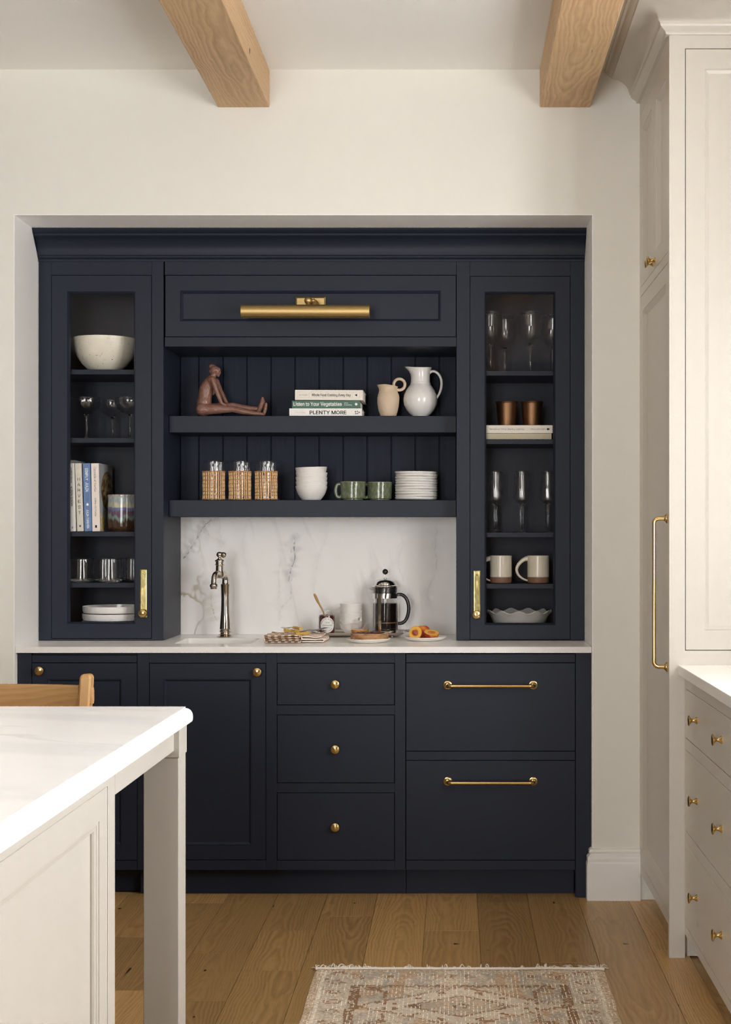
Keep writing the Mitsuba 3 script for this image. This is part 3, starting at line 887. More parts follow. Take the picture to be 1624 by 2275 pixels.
ysh, zsh, rsh = yb - 0.110, 2.1650, 0.0252
a = np.radians(np.linspace(-62, 242, 44))
outer = [(ysh + rsh * math.cos(q), zsh + rsh * math.sin(q)) for q in a]
inner = [(ysh + (rsh - 0.0012) * math.cos(q), zsh + (rsh - 0.0012) * math.sin(q)) for q in a[::-1]]
put(t, 'shade', extrude_x(outer + inner, -0.8000, -0.3225), 'm_lamp_brass', 30)
for xa, xb in ((-0.8025, -0.8000), (-0.3225, -0.3200)):
    put(t, 'end_cap', lathe([(0, 0), (rsh + 0.0006, 0), (rsh + 0.0006, 0.0025), (0, 0.0025)], 40, (xa, ysh, zsh), (1, 0, 0)), 'm_lamp_brass', 30)
put(t, 'bulb', tube([(-0.78, ysh, zsh), (-0.34, ysh, zsh)], 0.010, 14), 'm_white_ceramic', 40)

# crown of the built-in
CROWN = [(0.004, ZC - 0.002), (-0.004, ZC - 0.002), (-0.004, ZC + 0.006), (-0.007, ZC + 0.009), (-0.013, ZC + 0.012), (-0.013, ZC + 0.017), (-0.0155, ZC + 0.019), (-0.0175, ZC + 0.021),
         (-0.0180, ZC + 0.030), (-0.0195, ZC + 0.042), (-0.0235, ZC + 0.055), (-0.032, ZC + 0.068), (-0.046, ZC + 0.0785), (-0.064, ZC + 0.0845), (-0.066, ZC + 0.0865), (-0.066, ZC + 0.0925),
         (-0.070, ZC + 0.0945), (-0.078, ZC + 0.099), (-0.083, ZC + 0.103), (-0.085, ZC + 0.107), (-0.085, NZ - 0.0005), (0.004, NZ - 0.0005)]
w = struct('trim_1')
put(w, None, extrude_x([(YU + p, z) for p, z in CROWN], NX0 + 0.001, NX1 - 0.001), 'm_navy', 25)

# ---------------------------------------------------------------- cream pantry at the right
PX, PY = 0.672, -0.707                           # face towards the room, end panel towards the camera
t = thing('pantry_cabinet', 'tall cream pantry cabinet that reaches the ceiling at the right, doors facing the room', 'cabinet')
put(t, 'body', cat(bx(PX + 0.022, 1.395, PY + 0.022, -0.001, 0.10, 3.010), bx(PX + 0.06, 1.395, PY + 0.022, -0.001, 0.0, 0.10)), 'm_pantry', False)
ff = [(PY + 0.0201, -0.690, 0.0, 3.010), (-0.0125, -0.0005, 0.10, 3.010), (-0.690, -0.0125, 2.842, 3.010), (-0.690, -0.0125, 2.1845, 2.2165), (-0.690, -0.0125, 0.100, 0.1345)]
put(t, 'face_frame', cat([bx(PX, PX + 0.02, a, b, c, d, 0.0008) for a, b, c, d in ff]), 'm_pantry', False)
fx = face_x(PX)
sh = dict(mould=0.015, deep=0.0145)
d = put(t, 'door', panel(-0.6885, -0.3625, 2.2181, 2.8405, shaker(0.052, 0.060, 0.060, **sh), fx), 'm_pantry', False)
KNOB_SIDE = [(0, 0), (0.0105, 0), (0.0108, 0.002), (0.008, 0.005), (0.0052, 0.010), (0.005, 0.014), (0.007, 0.018), (0.013, 0.0215), (0.0158, 0.0235), (0.0160, 0.0250), (0.0145, 0.0268), (0.008, 0.0280), (0, 0.0284)]
put(d, 'knob', lathe(KNOB_SIDE, 32, (PX, -0.386, 2.246), (-1, 0, 0)), 'm_brass', 40)
d = put(t, 'door', panel(-0.3600, -0.0140, 2.2181, 2.8405, shaker(0.052, 0.060, 0.060, **sh), fx), 'm_pantry', False)
put(d, 'knob', lathe(KNOB_SIDE, 32, (PX, -0.337, 2.2445), (-1, 0, 0)), 'm_brass', 40)
d = put(t, 'door', panel(-0.6885, -0.0140, 0.1361, 2.1829, shaker(0.055, 0.055, 0.057, **sh), fx), 'm_pantry', False)
bar_pull(d, (PX, -0.659, 0.907), (PX, -0.659, 1.377), (-1, 0, 0), 0.0063, 0.041)
# end panel towards the camera: flat leg, then a framed front with a moulded field
q = trimesh.creation.extrude_polygon(sbox(PX, 0.0, 1.395, 3.010).difference(sbox(0.7215, 0.9625, 1.362, 2.8485)).difference(sbox(0.7215, 0.0, 1.395, 0.40)), 0.02, engine='earcut')
q.vertices = np.stack([q.vertices[:, 0], PY + q.vertices[:, 2], q.vertices[:, 1]], 1)
put(t, 'end_frame', M(q.vertices, q.faces), 'm_pantry', False)
put(t, 'end_panel', panel(0.7235, 1.36, 0.9645, 2.8465, shaker(0.060, 0.061, 0.062, mould=0.013, deep=0.008), face_y(PY)), 'm_pantry', False)

PCROWN = [(-0.02, 2.889), (0.011, 2.889), (0.0135, 2.8925), (0.0135, 2.8965), (0.021, 2.9015), (0.0305, 2.9085), (0.033, 2.9135), (0.033, 2.918), (0.0375, 2.922), (0.0395, 2.932), (0.044, 2.9435),
          (0.052, 2.955), (0.064, 2.9655), (0.080, 2.9735), (0.1015, 2.9775), (0.1035, 2.9825), (0.111, 2.9865), (0.118, 2.9925), (0.1215, 2.998), (0.128, 3.0005), (0.1285, 3.0125), (-0.02, 3.0125)]
w = struct('trim_2')
put(w, None, loft([[(PX - p, -0.0002, z) for p, z in PCROWN], [(PX - p, PY - p, z) for p, z in PCROWN], [(1.399, PY - p, z) for p, z in PCROWN]], cap0=False, cap1=False), 'm_pantry', 25)

# cream base run along the right wall
BXF = 0.720
t = thing('base_drawer_run', 'cream lower cabinet with three brass-knobbed drawers under the white worktop at the right', 'cabinet')
y_end = -3.69
put(t, 'body', cat(bx(BXF + 0.022, 1.395, y_end, PY - 0.001, 0.0768, 0.885), bx(BXF + 0.075, 1.395, y_end, PY - 0.001, 0.0, 0.0768)), 'm_pantry', False)
ff = [(-0.7235, PY - 0.0005, 0.0768, 0.886), (-1.575, -1.532, 0.0768, 0.886), (y_end, y_end + 0.019, 0.0768, 0.886), (y_end, -0.7235, 0.846, 0.886), (-1.532, -0.7235, 0.656, 0.692), (-1.532, -0.7235, 0.3645, 0.4016), (y_end, -0.7235, 0.0768, 0.1066)]
put(t, 'face_frame', cat([bx(BXF, BXF + 0.02, a, b, c, d, 0.0008) for a, b, c, d in ff]), 'm_pantry', False)
for z0, z1, zk in ((0.692, 0.846, 0.774), (0.4016, 0.656, 0.534), (0.1066, 0.3645, 0.247)):
    d = put(t, 'drawer', panel(-1.532 + G, -0.7235 - G, z0 + G, z1 - G, slab_prof(), face_x(BXF)), 'm_pantry', False)
    for ky in (-0.936, -1.325):
        put(d, 'knob', lathe(KNOB_SIDE, 32, (BXF, ky, zk), (-1, 0, 0)), 'm_brass', 40)
put(t, 'door', panel(y_end + 0.02, -1.577, 0.108, 0.8445, shaker(0.06, 0.06, 0.06), face_x(BXF)), 'm_pantry', False)
t = thing('countertop', 'white worktop with a square front edge on the cream drawers at the right', 'countertop')
put(t, None, bx(0.7005, 1.399, y_end, PY - 0.0006, 0.8865, CT, 0.0012), 'm_quartz', False)

# ---------------------------------------------------------------- island in the left foreground
YAW = 0.0085                                     # the island stands a hair off square
ICX, ICY = -0.642, -1.759                        # far right corner of the flat top


def isl(m):
    v = m.vertices.copy()
    dy, dx = v[:, 1] - ICY, v[:, 0] - ICX
    m.vertices[:, 0] = ICX + dx + dy * YAW
    m.vertices[:, 1] = ICY + dy - dx * YAW
    return m


IL, IB = -1.95, -4.55                            # left edge and near end of the island top
t = thing('kitchen_island', 'cream panelled kitchen island with a white marble top in the left foreground', 'island')


def inset_loop(o, z, n=5):
    """Outline of the top at the overhang o beyond the flat part, corners slightly rounded."""
    r = 0.004 + max(o, 0)
    pts = []
    for cx, cy, a0 in ((ICX, ICY, 0), (IL, ICY, 90), (IL, IB, 180), (ICX, IB, 270)):
        sx, sy = (-1 if cx == ICX else 1), (-1 if cy == ICY else 1)
        c = (cx + sx * 0.004, cy + sy * 0.004)
        for k in range(n):
            q = math.radians(a0 + 90 * k / (n - 1))
            pts.append((c[0] + r * math.cos(q), c[1] + r * math.sin(q), z))
    return pts


edge = [(-0.10, 0.880), (-0.004, 0.880), (0.010, 0.880), (0.0155, 0.8822), (0.0175, 0.8865), (0.0176, 0.894)] + [(0.0176 * math.cos(q), 0.894 + 0.0195 * math.sin(q)) for q in np.radians(np.arange(12, 88, 9))] + \
       [(0.0004, 0.9136), (0.0, 0.9140), (0.0, 0.9166), (-0.0006, 0.917)]
put(t, 'top', isl(loft([inset_loop(o, z) for o, z in edge])), 'm_marble_island', 25)
AX = -0.6525                                     # plane of the apron and panels (faces +x)
leg = lambda x0, x1, y0, y1: [isl(bx(x0 + 0.0025, x1 - 0.0025, y0 + 0.0025, y1 - 0.0025, 0.0, 0.8085, 0.0012)), isl(bx(x0, x1, y0, y1, 0.8085, 0.8795, 0.0012))]
for x0 in (-0.7265, -1.9275):
    a, b = leg(x0, x0 + 0.087, ICY - 0.089, ICY - 0.001)
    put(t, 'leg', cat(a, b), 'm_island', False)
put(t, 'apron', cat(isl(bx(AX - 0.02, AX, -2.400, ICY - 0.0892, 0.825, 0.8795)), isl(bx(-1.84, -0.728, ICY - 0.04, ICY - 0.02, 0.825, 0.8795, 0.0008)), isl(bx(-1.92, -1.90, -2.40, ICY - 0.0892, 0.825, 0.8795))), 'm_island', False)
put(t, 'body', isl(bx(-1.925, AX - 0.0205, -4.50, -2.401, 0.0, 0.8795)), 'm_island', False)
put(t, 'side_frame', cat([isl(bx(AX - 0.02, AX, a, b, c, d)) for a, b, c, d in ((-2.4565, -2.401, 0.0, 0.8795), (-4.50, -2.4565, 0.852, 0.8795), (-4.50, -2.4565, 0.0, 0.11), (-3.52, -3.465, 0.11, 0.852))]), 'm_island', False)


def raised(stile, r0, r1):
    def s(k):
        return (stile + k, stile + k, r0 + k, r1 + k)
    return [(0.0, 0.02), (0.0, 0.0012), (0.0012, 0.0), (s(0.0), 0.0), (s(0.001), 0.002), (s(0.007), 0.0025), (s(0.009), 0.0045), (s(0.016), 0.006), (s(0.019), 0.0095), (s(0.0194), 0.0125), (s(0.022), 0.0125)]


for a, b in ((-3.463, -2.4585), (-4.49, -3.522)):
    m = panel(a, b, 0.112, 0.8505, raised(0.058, 0.060, 0.0525), face_x(AX, -1))
    put(t, 'side_panel', isl(m), 'm_island', False)
t2 = thing('counter_chair', 'oak chair with a flat top rail tucked behind the far end of the marble island', 'chair')
CXR, CXL, CYB = -1.0195, -1.545, -1.195
for x in (CXR - 0.034, CXL):
    post = [(x, CYB + 0.10, 0.0), (x, CYB + 0.045, 0.40), (x, CYB, 0.655), (x, CYB + 0.012, 0.80), (x, CYB + 0.018, 0.925)]
    loops = []
    for k, ((px, py, pz), wd) in enumerate(zip(spline(post, 14), np.interp(np.linspace(0, 1, 14), [0, 0.6, 0.9, 1], [0.032, 0.038, 0.036, 0.033]))):
        lean = (pz - 0.80) * 0.055
        cx0 = px + 0.017 + lean
        loops.append([(cx0 - 0.016, py - wd / 2, pz), (cx0 - 0.011, py - wd / 2 - 0.004, pz), (cx0 + 0.011, py - wd / 2 - 0.004, pz), (cx0 + 0.016, py - wd / 2, pz),
                      (cx0 + 0.016, py + wd / 2, pz), (cx0 + 0.011, py + wd / 2 + 0.004, pz), (cx0 - 0.011, py + wd / 2 + 0.004, pz), (cx0 - 0.016, py + wd / 2, pz)])
    for sc, dz in ((0.93, 0.005), (0.78, 0.0095), (0.5, 0.012)):
        c = np.mean(loops[13], axis=0)
        loops.append([tuple(c + (np.array(q) - c) * sc + np.array([0.0, 0, dz])) for q in loops[13]])
    put(t2, 'rear_leg', loft(loops), 'm_chair_oak', 30)
    lo = bx(x + 0.001, x + 0.033, CYB - 0.44, CYB - 0.408, 0.0, 0.645, 0.004)
    put(t2, 'front_leg', lo, 'm_chair_oak', 30)
    put(t2, 'side_stretcher', tube([(x + 0.017, CYB - 0.41, 0.22), (x + 0.017, CYB + 0.055, 0.22)], 0.011, 12), 'm_chair_oak', 30)
def bowed_rail(x0, x1, z0, z1, y, bow, th):
    n = 15
    loops = []
    for x in np.linspace(x0, x1, n):
        s = 1 - ((2 * (x - x0) / (x1 - x0) - 1) ** 2)
        yy = y + bow * s
        loops.append([(x, yy, z0), (x, yy, z1 - 0.004), (x, yy + 0.004, z1), (x, yy + th - 0.004, z1), (x, yy + th, z1 - 0.004), (x, yy + th, z0)])
    return loft(loops)
rail = bowed_rail(CXL + 0.034, CXR - 0.030, 0.805, 0.9055, CYB + 0.004, 0.030, 0.020)
put(t2, 'top_rail', rail, 'm_chair_oak', False, uv=np.stack([rail.vertices[:, 2] - 0.80 + 10.0 * 7, rail.vertices[:, 0] + 2.0], 1))
for xa, xb in ((CXR - 0.002, CXR + 0.0115), (CXL - 0.0115, CXL + 0.002)):
    put(t2, 'peg', rounded(bx(xa, xb, CYB + 0.003, CYB + 0.021, 0.853, 0.9005, 0.003)), 'm_chair_oak', 30)
put(t2, 'seat', rounded(bx(CXL - 0.005, CXR + 0.005, CYB - 0.455, CYB - 0.022, 0.645, 0.675, 0.008)), 'm_chair_oak', 30)
put(t2, 'stretcher', tube([(CXL + 0.02, CYB - 0.424, 0.30), (CXR - 0.018, CYB - 0.424, 0.30)], 0.012, 12), 'm_chair_oak', 30)

# ---------------------------------------------------------------- rug on the boards
t = thing('runner_rug', 'faded beige and brown patterned runner rug with a white fringe on the oak floor', 'rug')
RXC, RHW, RY0, RY1 = 0.0165, 0.438, -0.842, -3.30
nx, ny = 60, 150
xs, ys = np.linspace(-1, 1, nx), np.linspace(0, 1, ny) ** 1.2
rv, ruv = [], []
for j, b in enumerate(ys):
    for a in xs:
        y = RY0 + (RY1 - RY0) * b
        wav = 0.0035 * (meshkit.noise([[y * 9.0, 0.5, a > 0]])[0] - 0.5) * 2
        x = RXC + a * (RHW + wav)
        ye = y + (0.006 * (meshkit.noise([[a * 5.0, 3.5, 0.0]])[0] - 0.5) + (0.010 if abs(a) > 0.985 and a > 0 else 0) * 0) * (1 - b)
        z = 0.0062 + 0.0012 * meshkit.noise([[x * 14, y * 14, 1.0]])[0]
        if j in (0, ny - 1) or abs(a) == 1:
            z = 0.0012
        rv.append((x, ye, z))
        ruv.append((a * RHW, -(y - RY0)))
rf = []
for j in range(ny - 1):
    for i in range(nx - 1):
        p = j * nx + i
        rf += [(p, p + nx, p + nx + 1), (p, p + nx + 1, p + 1)]
m = trimesh.Trimesh(rv, rf, process=False)
if m.face_normals[:, 2].mean() < 0:
    m.invert()
put(t, 'pile', m, 'm_rug', True, uv=np.array(ruv))
threads = []
rs = np.random.default_rng(5)
threads.append(tube([(RXC + a * RHW, RY0 + 0.004 + 0.005 * (meshkit.noise([[a * 5.0, 3.5, 0.0]])[0] - 0.5), 0.0058 + 0.001 * rs.random()) for a in np.linspace(-1, 1, 70)], 0.0052, 8))
for a in np.concatenate([rs.uniform(-1, -0.62, 60), rs.uniform(-0.62, 0.5, 70), rs.uniform(0.5, 1.0, 60)]):
    long = (0.040 if (a < -0.70 or a > 0.74) else 0.017) * rs.uniform(0.35, 1.2)
    x0, y0 = RXC + a * RHW, RY0 + 0.003
    dx = rs.normal(0, 0.6) * long
    lift = 0.007 + max(rs.normal(0, 0.006), 0)
    threads.append(tube(spline([(x0, y0 - 0.004, 0.007), (x0 + dx * 0.4, y0 + long * 0.5, lift), (x0 + dx, y0 + long, 0.0022)], 6), 0.0015, 5))
put(t, 'fringe', cat(threads), 'm_fringe', 40, kind='stuff')

# ================================================================ things on the open shelves
Z1, Z2 = 1.788, 1.459
import manifold3d as m3


def limb(chain, seg=20):
    """Hulls of the spheres at successive joints (x, y, z, r)."""
    out = []
    for a, b in zip(chain[:-1], chain[1:]):
        s = [m3.Manifold.sphere(q[3], seg).translate(list(q[:3])) for q in (a, b)]
        out.append(m3.Manifold.batch_hull(s))
    return out


def flesh(parts, length, smooth_n, keep=None):
    m = m3.Manifold.batch_boolean(parts, m3.OpType.Add).refine_to_length(length).to_mesh()
    q = trimesh.Trimesh(m.vert_properties[:, :3], m.tri_verts, process=True)
    trimesh.smoothing.filter_taubin(q, lamb=0.5, nu=0.53, iterations=smooth_n)
    return q


t = thing('seated_sculpture', 'brown clay sculpture of a seated figure with outstretched legs, left end of the upper shelf', 'sculpture')
YC = 0.500
sc = 4767.5


def J(cx, cy, dy, r):
    return (-1.0577 + cx / sc, YC + dy, 2.0278 - cy / sc, r / sc)


body = []
body += limb([J(272, 985, 0.000, 132), J(285, 860, 0.002, 138), J(300, 745, 0.003, 128), J(325, 610, 0.003, 138), J(368, 480, 0.003, 112), J(425, 395, 0.003, 78), J(468, 340, 0.002, 44), J(492, 285, 0.002, 42)])
body += limb([J(262, 985, -0.016, 122), J(262, 985, 0.018, 122)])
body += limb([J(375, 575, 0.010, 95), J(436, 655, 0.014, 46)])
body += limb([J(440, 425, -0.026, 62), J(440, 425, 0.030, 62)])
# arms
body += limb([J(475, 425, -0.032, 56), J(525, 560, -0.035, 47), J(560, 668, -0.034, 43), J(600, 770, -0.030, 42), J(632, 862, -0.026, 34), J(668, 893, -0.025, 28), J(712, 905, -0.025, 20)])
body += limb([J(490, 425, 0.036, 54), J(560, 585, 0.034, 44), J(610, 690, 0.031, 42), J(665, 800, 0.028, 36), J(705, 868, 0.025, 32), J(745, 890, 0.022, 24)])
# near leg, lying flat with the knee a little raised
body += limb([J(270, 985, -0.014, 112), J(480, 985, -0.020, 96), J(700, 985, -0.022, 72), J(845, 985, -0.022, 58), J(1010, 1022, -0.020, 56), J(1180, 1052, -0.018, 44), J(1330, 1068, -0.016, 36), J(1425, 1078, -0.016, 27)])
body += limb([J(1425, 1070, -0.010, 32), J(1450, 1000, -0.010, 32), J(1462, 930, -0.009, 32), J(1470, 878, -0.009, 24)])
# far leg
body += limb([J(290, 970, 0.018, 110), J(560, 930, 0.022, 80), J(815, 892, 0.024, 52), J(1000, 935, 0.024, 54), J(1160, 955, 0.022, 48), J(1290, 962, 0.020, 42), J(1320, 1010, 0.019, 42)])
body += limb([J(1322, 1005, 0.012, 46), J(1362, 920, 0.009, 56), J(1392, 850, 0.006, 52), J(1390, 762, 0.006, 26)])
# head: skull, face, chin, brow, hair knot
body += limb([J(480, 232, 0.002, 86), J(540, 235, 0.002, 62)]) + limb([J(535, 265, 0.002, 62), J(556, 338, 0.002, 24)]) + limb([J(572, 235, 0.002, 28), J(578, 290, 0.002, 24)])
body += limb([J(420, 165, 0.002, 50), J(452, 182, 0.002, 60)]) + limb([J(425, 250, 0.002, 48), J(450, 290, 0.002, 42)])
q = flesh(body, 0.0035, 12)
v = q.vertices
nrm = np.array(q.vertex_normals)
tool = meshkit.fbm(v * 170.0, 3, 4) - 0.5
hair = ((v[:, 0] < -1.0577 + 500 / sc) & (v[:, 2] > 2.0278 - 320 / sc)).astype(float)
q.vertices = v + nrm * (tool * 0.0012 + hair * (meshkit.fbm(v * 420.0, 2, 9) - 0.5) * 0.0035)[:, None]
q.vertices[:, 2] = np.maximum(q.vertices[:, 2], Z1 + 0.0004)
put(t, None, q, 'm_terracotta', True)


def book(parent, x0, x1, y0, y1, z0, z1, cover, lying=True, spine_r=0.0):
    """Cover boards with a spine at y0 and a page block set in. lying: boards above and below; standing: boards left and right."""
    th = 0.0022
    if lying:
        put(parent, 'cover', cat(bx(x0, x1, y0, y1, z0, z0 + th, 0.0006), bx(x0, x1, y0, y1, z1 - th, z1, 0.0006), bx(x0, x1, y0, y0 + th, z0, z1, 0.0007)), cover, False)
        put(parent, 'pages', bx(x0 + 0.003, x1 - 0.003, y0 + th, y1 - 0.003, z0 + th, z1 - th), 'm_paper', False)
    else:
        put(parent, 'cover', cat(bx(x0, x0 + th, y0, y1, z0, z1, 0.0006), bx(x1 - th, x1, y0, y1, z0, z1, 0.0006), bx(x0, x1, y0, y0 + th, z0, z1, 0.0007)), cover, False)
        put(parent, 'pages', bx(x0 + th, x1 - th, y0 + th, y1 - 0.003, z0 + 0.003, z1 - 0.003), 'm_paper', False)


def turn_parts(root, to_world):
    for k in scene:
        if k == root or k.startswith(root + '__'):
            scene[k] = {**scene[k], 'to_world': to_world}


def rule(x0, x1, z0, z1, y, th=0.0005):
    return [bx(x0, x1, y - 0.00025, y, z0 - th / 2, z0 + th / 2), bx(x0, x1, y - 0.00025, y, z1 - th / 2, z1 + th / 2), bx(x0 - th / 2, x0 + th / 2, y - 0.00025, y, z0, z1), bx(x1 - th / 2, x1 + th / 2, y - 0.00025, y, z0, z1)]


BKY = 0.418
t = thing('book', 'white cookbook with bold dark capitals, lowest of its stack on the upper shelf', 'book', 'cookbooks lying on the upper shelf')
book(t, -0.6492, -0.3640, BKY, 0.612, Z1 + 0.0003, Z1 + 0.0315, 'm_cover_white')
put(t, 'lettering', cat(lettering('PLENTY MORE', -0.5690, 1.7965, BKY, 0.1440, 0.0135, bold=True)), 'm_ink', False)
put(t, 'lettering', cat(lettering('OTTOLENGHI', -0.6270, 1.8005, BKY, 0.0405, 0.0045)), 'm_ink_tan', False)
put(t, 'emblem', cat([lathe([(0, 0), (0.0028, 0), (0.0028, 0.0003), (0, 0.0003)], 12, (x, BKY, z), (0, -1, 0)) for x, z in ((-0.3895, 1.8065), (-0.3815, 1.8075), (-0.3745, 1.8035), (-0.388, 1.7985), (-0.3805, 1.7990))]), 'm_ink_soft', False)
t = thing('book', 'green cookbook with white lettering on the spine, in the middle of the shelf stack', 'book', 'cookbooks lying on the upper shelf')
book(t, -0.6390, -0.3705, BKY + 0.002, 0.607, Z1 + 0.0320, Z1 + 0.0622, 'm_cover_green')
put(t, 'lettering', cat(lettering('Listen to Your Vegetables', -0.6325, 1.8298, BKY + 0.002, 0.1895, 0.0140, bold=True)), 'm_ink_white', False)
put(t, 'lettering', cat(lettering('Sarah', -0.4340, 1.8385, BKY + 0.002, 0.0155, 0.0045), lettering('Grueneberg', -0.4340, 1.8310, BKY + 0.002, 0.0310, 0.0045)), 'm_ink_white', False)
put(t, 'emblem', lathe([(0, 0), (0.0052, 0), (0.0052, 0.0003), (0, 0.0003)], 20, (-0.3865, BKY + 0.002, 1.8360), (0, -1, 0)), 'm_ink_white', False)
t = thing('book', 'cream cookbook with thin ruled boxes on the spine, topmost on the upper shelf', 'book', 'cookbooks lying on the upper shelf')
z0 = Z1 + 0.0628
book(t, -0.6380, -0.3705, BKY + 0.001, 0.612, z0, z0 + 0.0398, 'm_cover_cream')
yb_ = BKY + 0.001
put(t, 'lettering', cat(lettering('Whole Food Cooking Every Day', -0.5720, z0 + 0.0150, yb_, 0.1540, 0.0100, bold=True)), 'm_ink', False)
put(t, 'lettering', cat(lettering('Amy Chaplin', -0.6215, z0 + 0.0175, yb_, 0.0345, 0.0045)), 'm_ink_soft', False)
put(t, 'ruled_box', cat(rule(-0.6285, -0.3840, z0 + 0.0085, z0 + 0.0315, yb_), [bx(x - 0.00025, x + 0.00025, yb_ - 0.00025, yb_, z0 + 0.0085, z0 + 0.0315) for x in (-0.5815, -0.4115)]), 'm_ink_tan', False, kind='stuff')
put(t, 'emblem', loft([[(-0.4030, y, z0 + 0.0200), (-0.3935, y, z0 + 0.0150), (-0.3935, y, z0 + 0.0250)] for y in (yb_, yb_ - 0.0003)]), 'm_ink', False)
turn_parts(t, T().translate([-0.5, 0.5, 0]).rotate([0, 1, 0], 0.35).rotate([0, 0, 1], -0.6).translate([0.5, -0.5, 0.0012]))

t = thing('small_jug', 'small sandy clay jug with a ring handle beside the white pitcher', 'jug')
jx, jy = -0.2641, 0.5
prof = [(0, 1164), (138, 1164), (152, 1156), (165, 1100), (196, 1010), (214, 900), (221, 800), (219, 745), (210, 700), (192, 655), (180, 620), (176, 580), (182, 545), (192, 520), (196, 512), (190, 512), (174, 545), (166, 600), (184, 670), (206, 745), (208, 850), (190, 1000), (120, 1120), (0, 1125)]


def jug_mod(ang, k, r, z):
    c = np.cos(ang)
    up = np.clip((z - 1.893) / 0.026, 0, 1)
    return r * (1 + 0.20 * up * np.clip(-c, 0, 1) ** 6 + 0.012 * np.sin(5 * ang + k)), z - up * 0.0055 * np.clip(c, -0.3, 1)


body = lathe([(r / 5032.5, 2.0194 - c / 5032.5) for r, c in prof], 48, (jx, jy, 0), mod=jug_mod, start=0.0)
put(t, 'body', body, 'm_jug_clay', 45)
rc = (-0.2201, jy - 0.004, 1.9210)
put(t, 'handle', tube([(rc[0] + 0.0222 * math.cos(a), rc[1], rc[2] + 0.0222 * math.sin(a)) for a in np.arange(44) * 2 * math.pi / 44], 0.0060, 14, closed=True, flat=(1.0, 1.0)), 'm_jug_clay', 40)

t = thing('pitcher', 'glossy white round-bellied pitcher with a looped handle on the upper shelf', 'pitcher')
px_, py_ = -0.1365, 0.508
prof = [(0, 1163), (158, 1163), (164, 1155), (160, 1130), (166, 1112), (210, 1080), (276, 1000), (328, 900), (342, 790), (327, 695), (283, 600), (240, 538), (206, 492), (203, 478), (206, 468), (200, 458), (193, 440),
        (190, 350), (196, 285), (210, 235), (232, 190), (250, 160), (256, 150), (250, 147), (240, 152), (218, 195), (198, 245), (184, 300), (178, 400), (186, 480), (260, 590), (318, 720), (322, 830), (260, 1000), (120, 1095), (0, 1105)]


def pitcher_mod(ang, k, r, z):
    c = np.cos(ang)
    up = np.clip((z - 1.955) / 0.040, 0, 1) ** 1.4
    spout = np.clip(-c, 0, 1) ** 5
    return r * (1 + up * (0.30 * spout - 0.16 * np.clip(np.abs(np.sin(ang)), 0, 1) ** 2 * 0.9 - 0.13 * np.clip(c, 0, 1))), z + up * (0.0035 * spout - 0.0040 * np.abs(np.sin(ang)) ** 2)


put(t, 'body', lathe([(r / 5032.5, 2.0194 - c / 5032.5) for r, c in prof], 64, (px_, py_, 0), mod=pitcher_mod, start=0.0), 'm_white_ceramic', 50)


def PJ(cx, cy):
    return ((820 + cx / 9.022 - 1010) / 557.0, py_ - 0.002, 2.0188 - cy / 5032.5)


hp = spline([PJ(1212, 405), PJ(1180, 355), PJ(1198, 270), PJ(1272, 222), PJ(1372, 258), PJ(1440, 370), PJ(1452, 500), PJ(1424, 630), PJ(1378, 725), PJ(1342, 790)], 46)
put(t, 'handle', tube(hp, np.interp(np.linspace(0, 1, 46), [0, 0.12, 0.35, 0.8, 1], [0.0035, 0.0055, 0.0056, 0.0052, 0.0040]), 14), 'm_white_ceramic', 45)

# lower shelf: tumblers in cane sleeves
def tumbler(parent, x, y, z, r, h, base):
    """Straight drinking glass: thin wall as one sheet, thick clear base, fire-polished rim."""
    put(parent, 'wall', lathe([(r - 0.0005, base * 0.6), (r, base), (r, h - 0.001), (r - 0.0002, h)], 56, (x, y, z)), 'm_pane_glass', True)
    put(parent, 'base', lathe([(0, 0.0006), (r - 0.005, 0.0006), (r - 0.0018, 0.0026), (r - 0.0007, base * 0.7), (r - 0.0011, base), (r - 0.004, base * 0.9), (0, base * 0.86)], 48, (x, y, z)), 'm_glass', 40)
    put(parent, 'rim', tube([(x + (r - 0.0003) * math.cos(q), y + (r - 0.0003) * math.sin(q), z + h) for q in np.arange(56) * 2 * math.pi / 56], 0.0008, 8, closed=True), 'm_glass', True)


def cane_sleeve(r, h, turns, lean, seed):
    rs = np.random.default_rng(seed)
    uprights, hoops = [], []
    for k in range(26):
        a0 = 2 * math.pi * (k + rs.uniform(-0.12, 0.12)) / 26
        pts = [((r + 0.0006 * math.cos(z * 330)) * math.cos(a0 + lean * z), (r + 0.0006 * math.cos(z * 330)) * math.sin(a0 + lean * z), z) for z in np.linspace(0.0015, h, 9)]
        uprights.append(tube(pts, 0.00205, 6, flat=(1.2, 0.7)))
    for k in range(turns):
        z0 = 0.004 + (h - 0.008) * k / (turns - 1)
        tilt, ph = rs.uniform(-0.0022, 0.0022), rs.uniform(0, 6.28)
        pts = [((r + 0.0012) * math.cos(a), (r + 0.0012) * math.sin(a), z0 + tilt * math.cos(a + ph) + 0.0007 * math.cos(13 * a)) for a in np.arange(52) * 2 * math.pi / 52]
        hoops.append(tube(pts, 0.00125, 6, closed=True))
    for z0, amp in ((h - 0.001, 0.0016), (h - 0.004, -0.0016), (0.0025, 0.0012)):
        pts = [((r + 0.0012 + 0.0010 * math.sin(18 * a)) * math.cos(a), (r + 0.0012 + 0.0010 * math.sin(18 * a)) * math.sin(a), z0 + amp * math.cos(18 * a)) for a in np.arange(110) * 2 * math.pi / 110]
        hoops.append(tube(pts, 0.0015, 6, closed=True))
    return cat(uprights), cat(hoops)


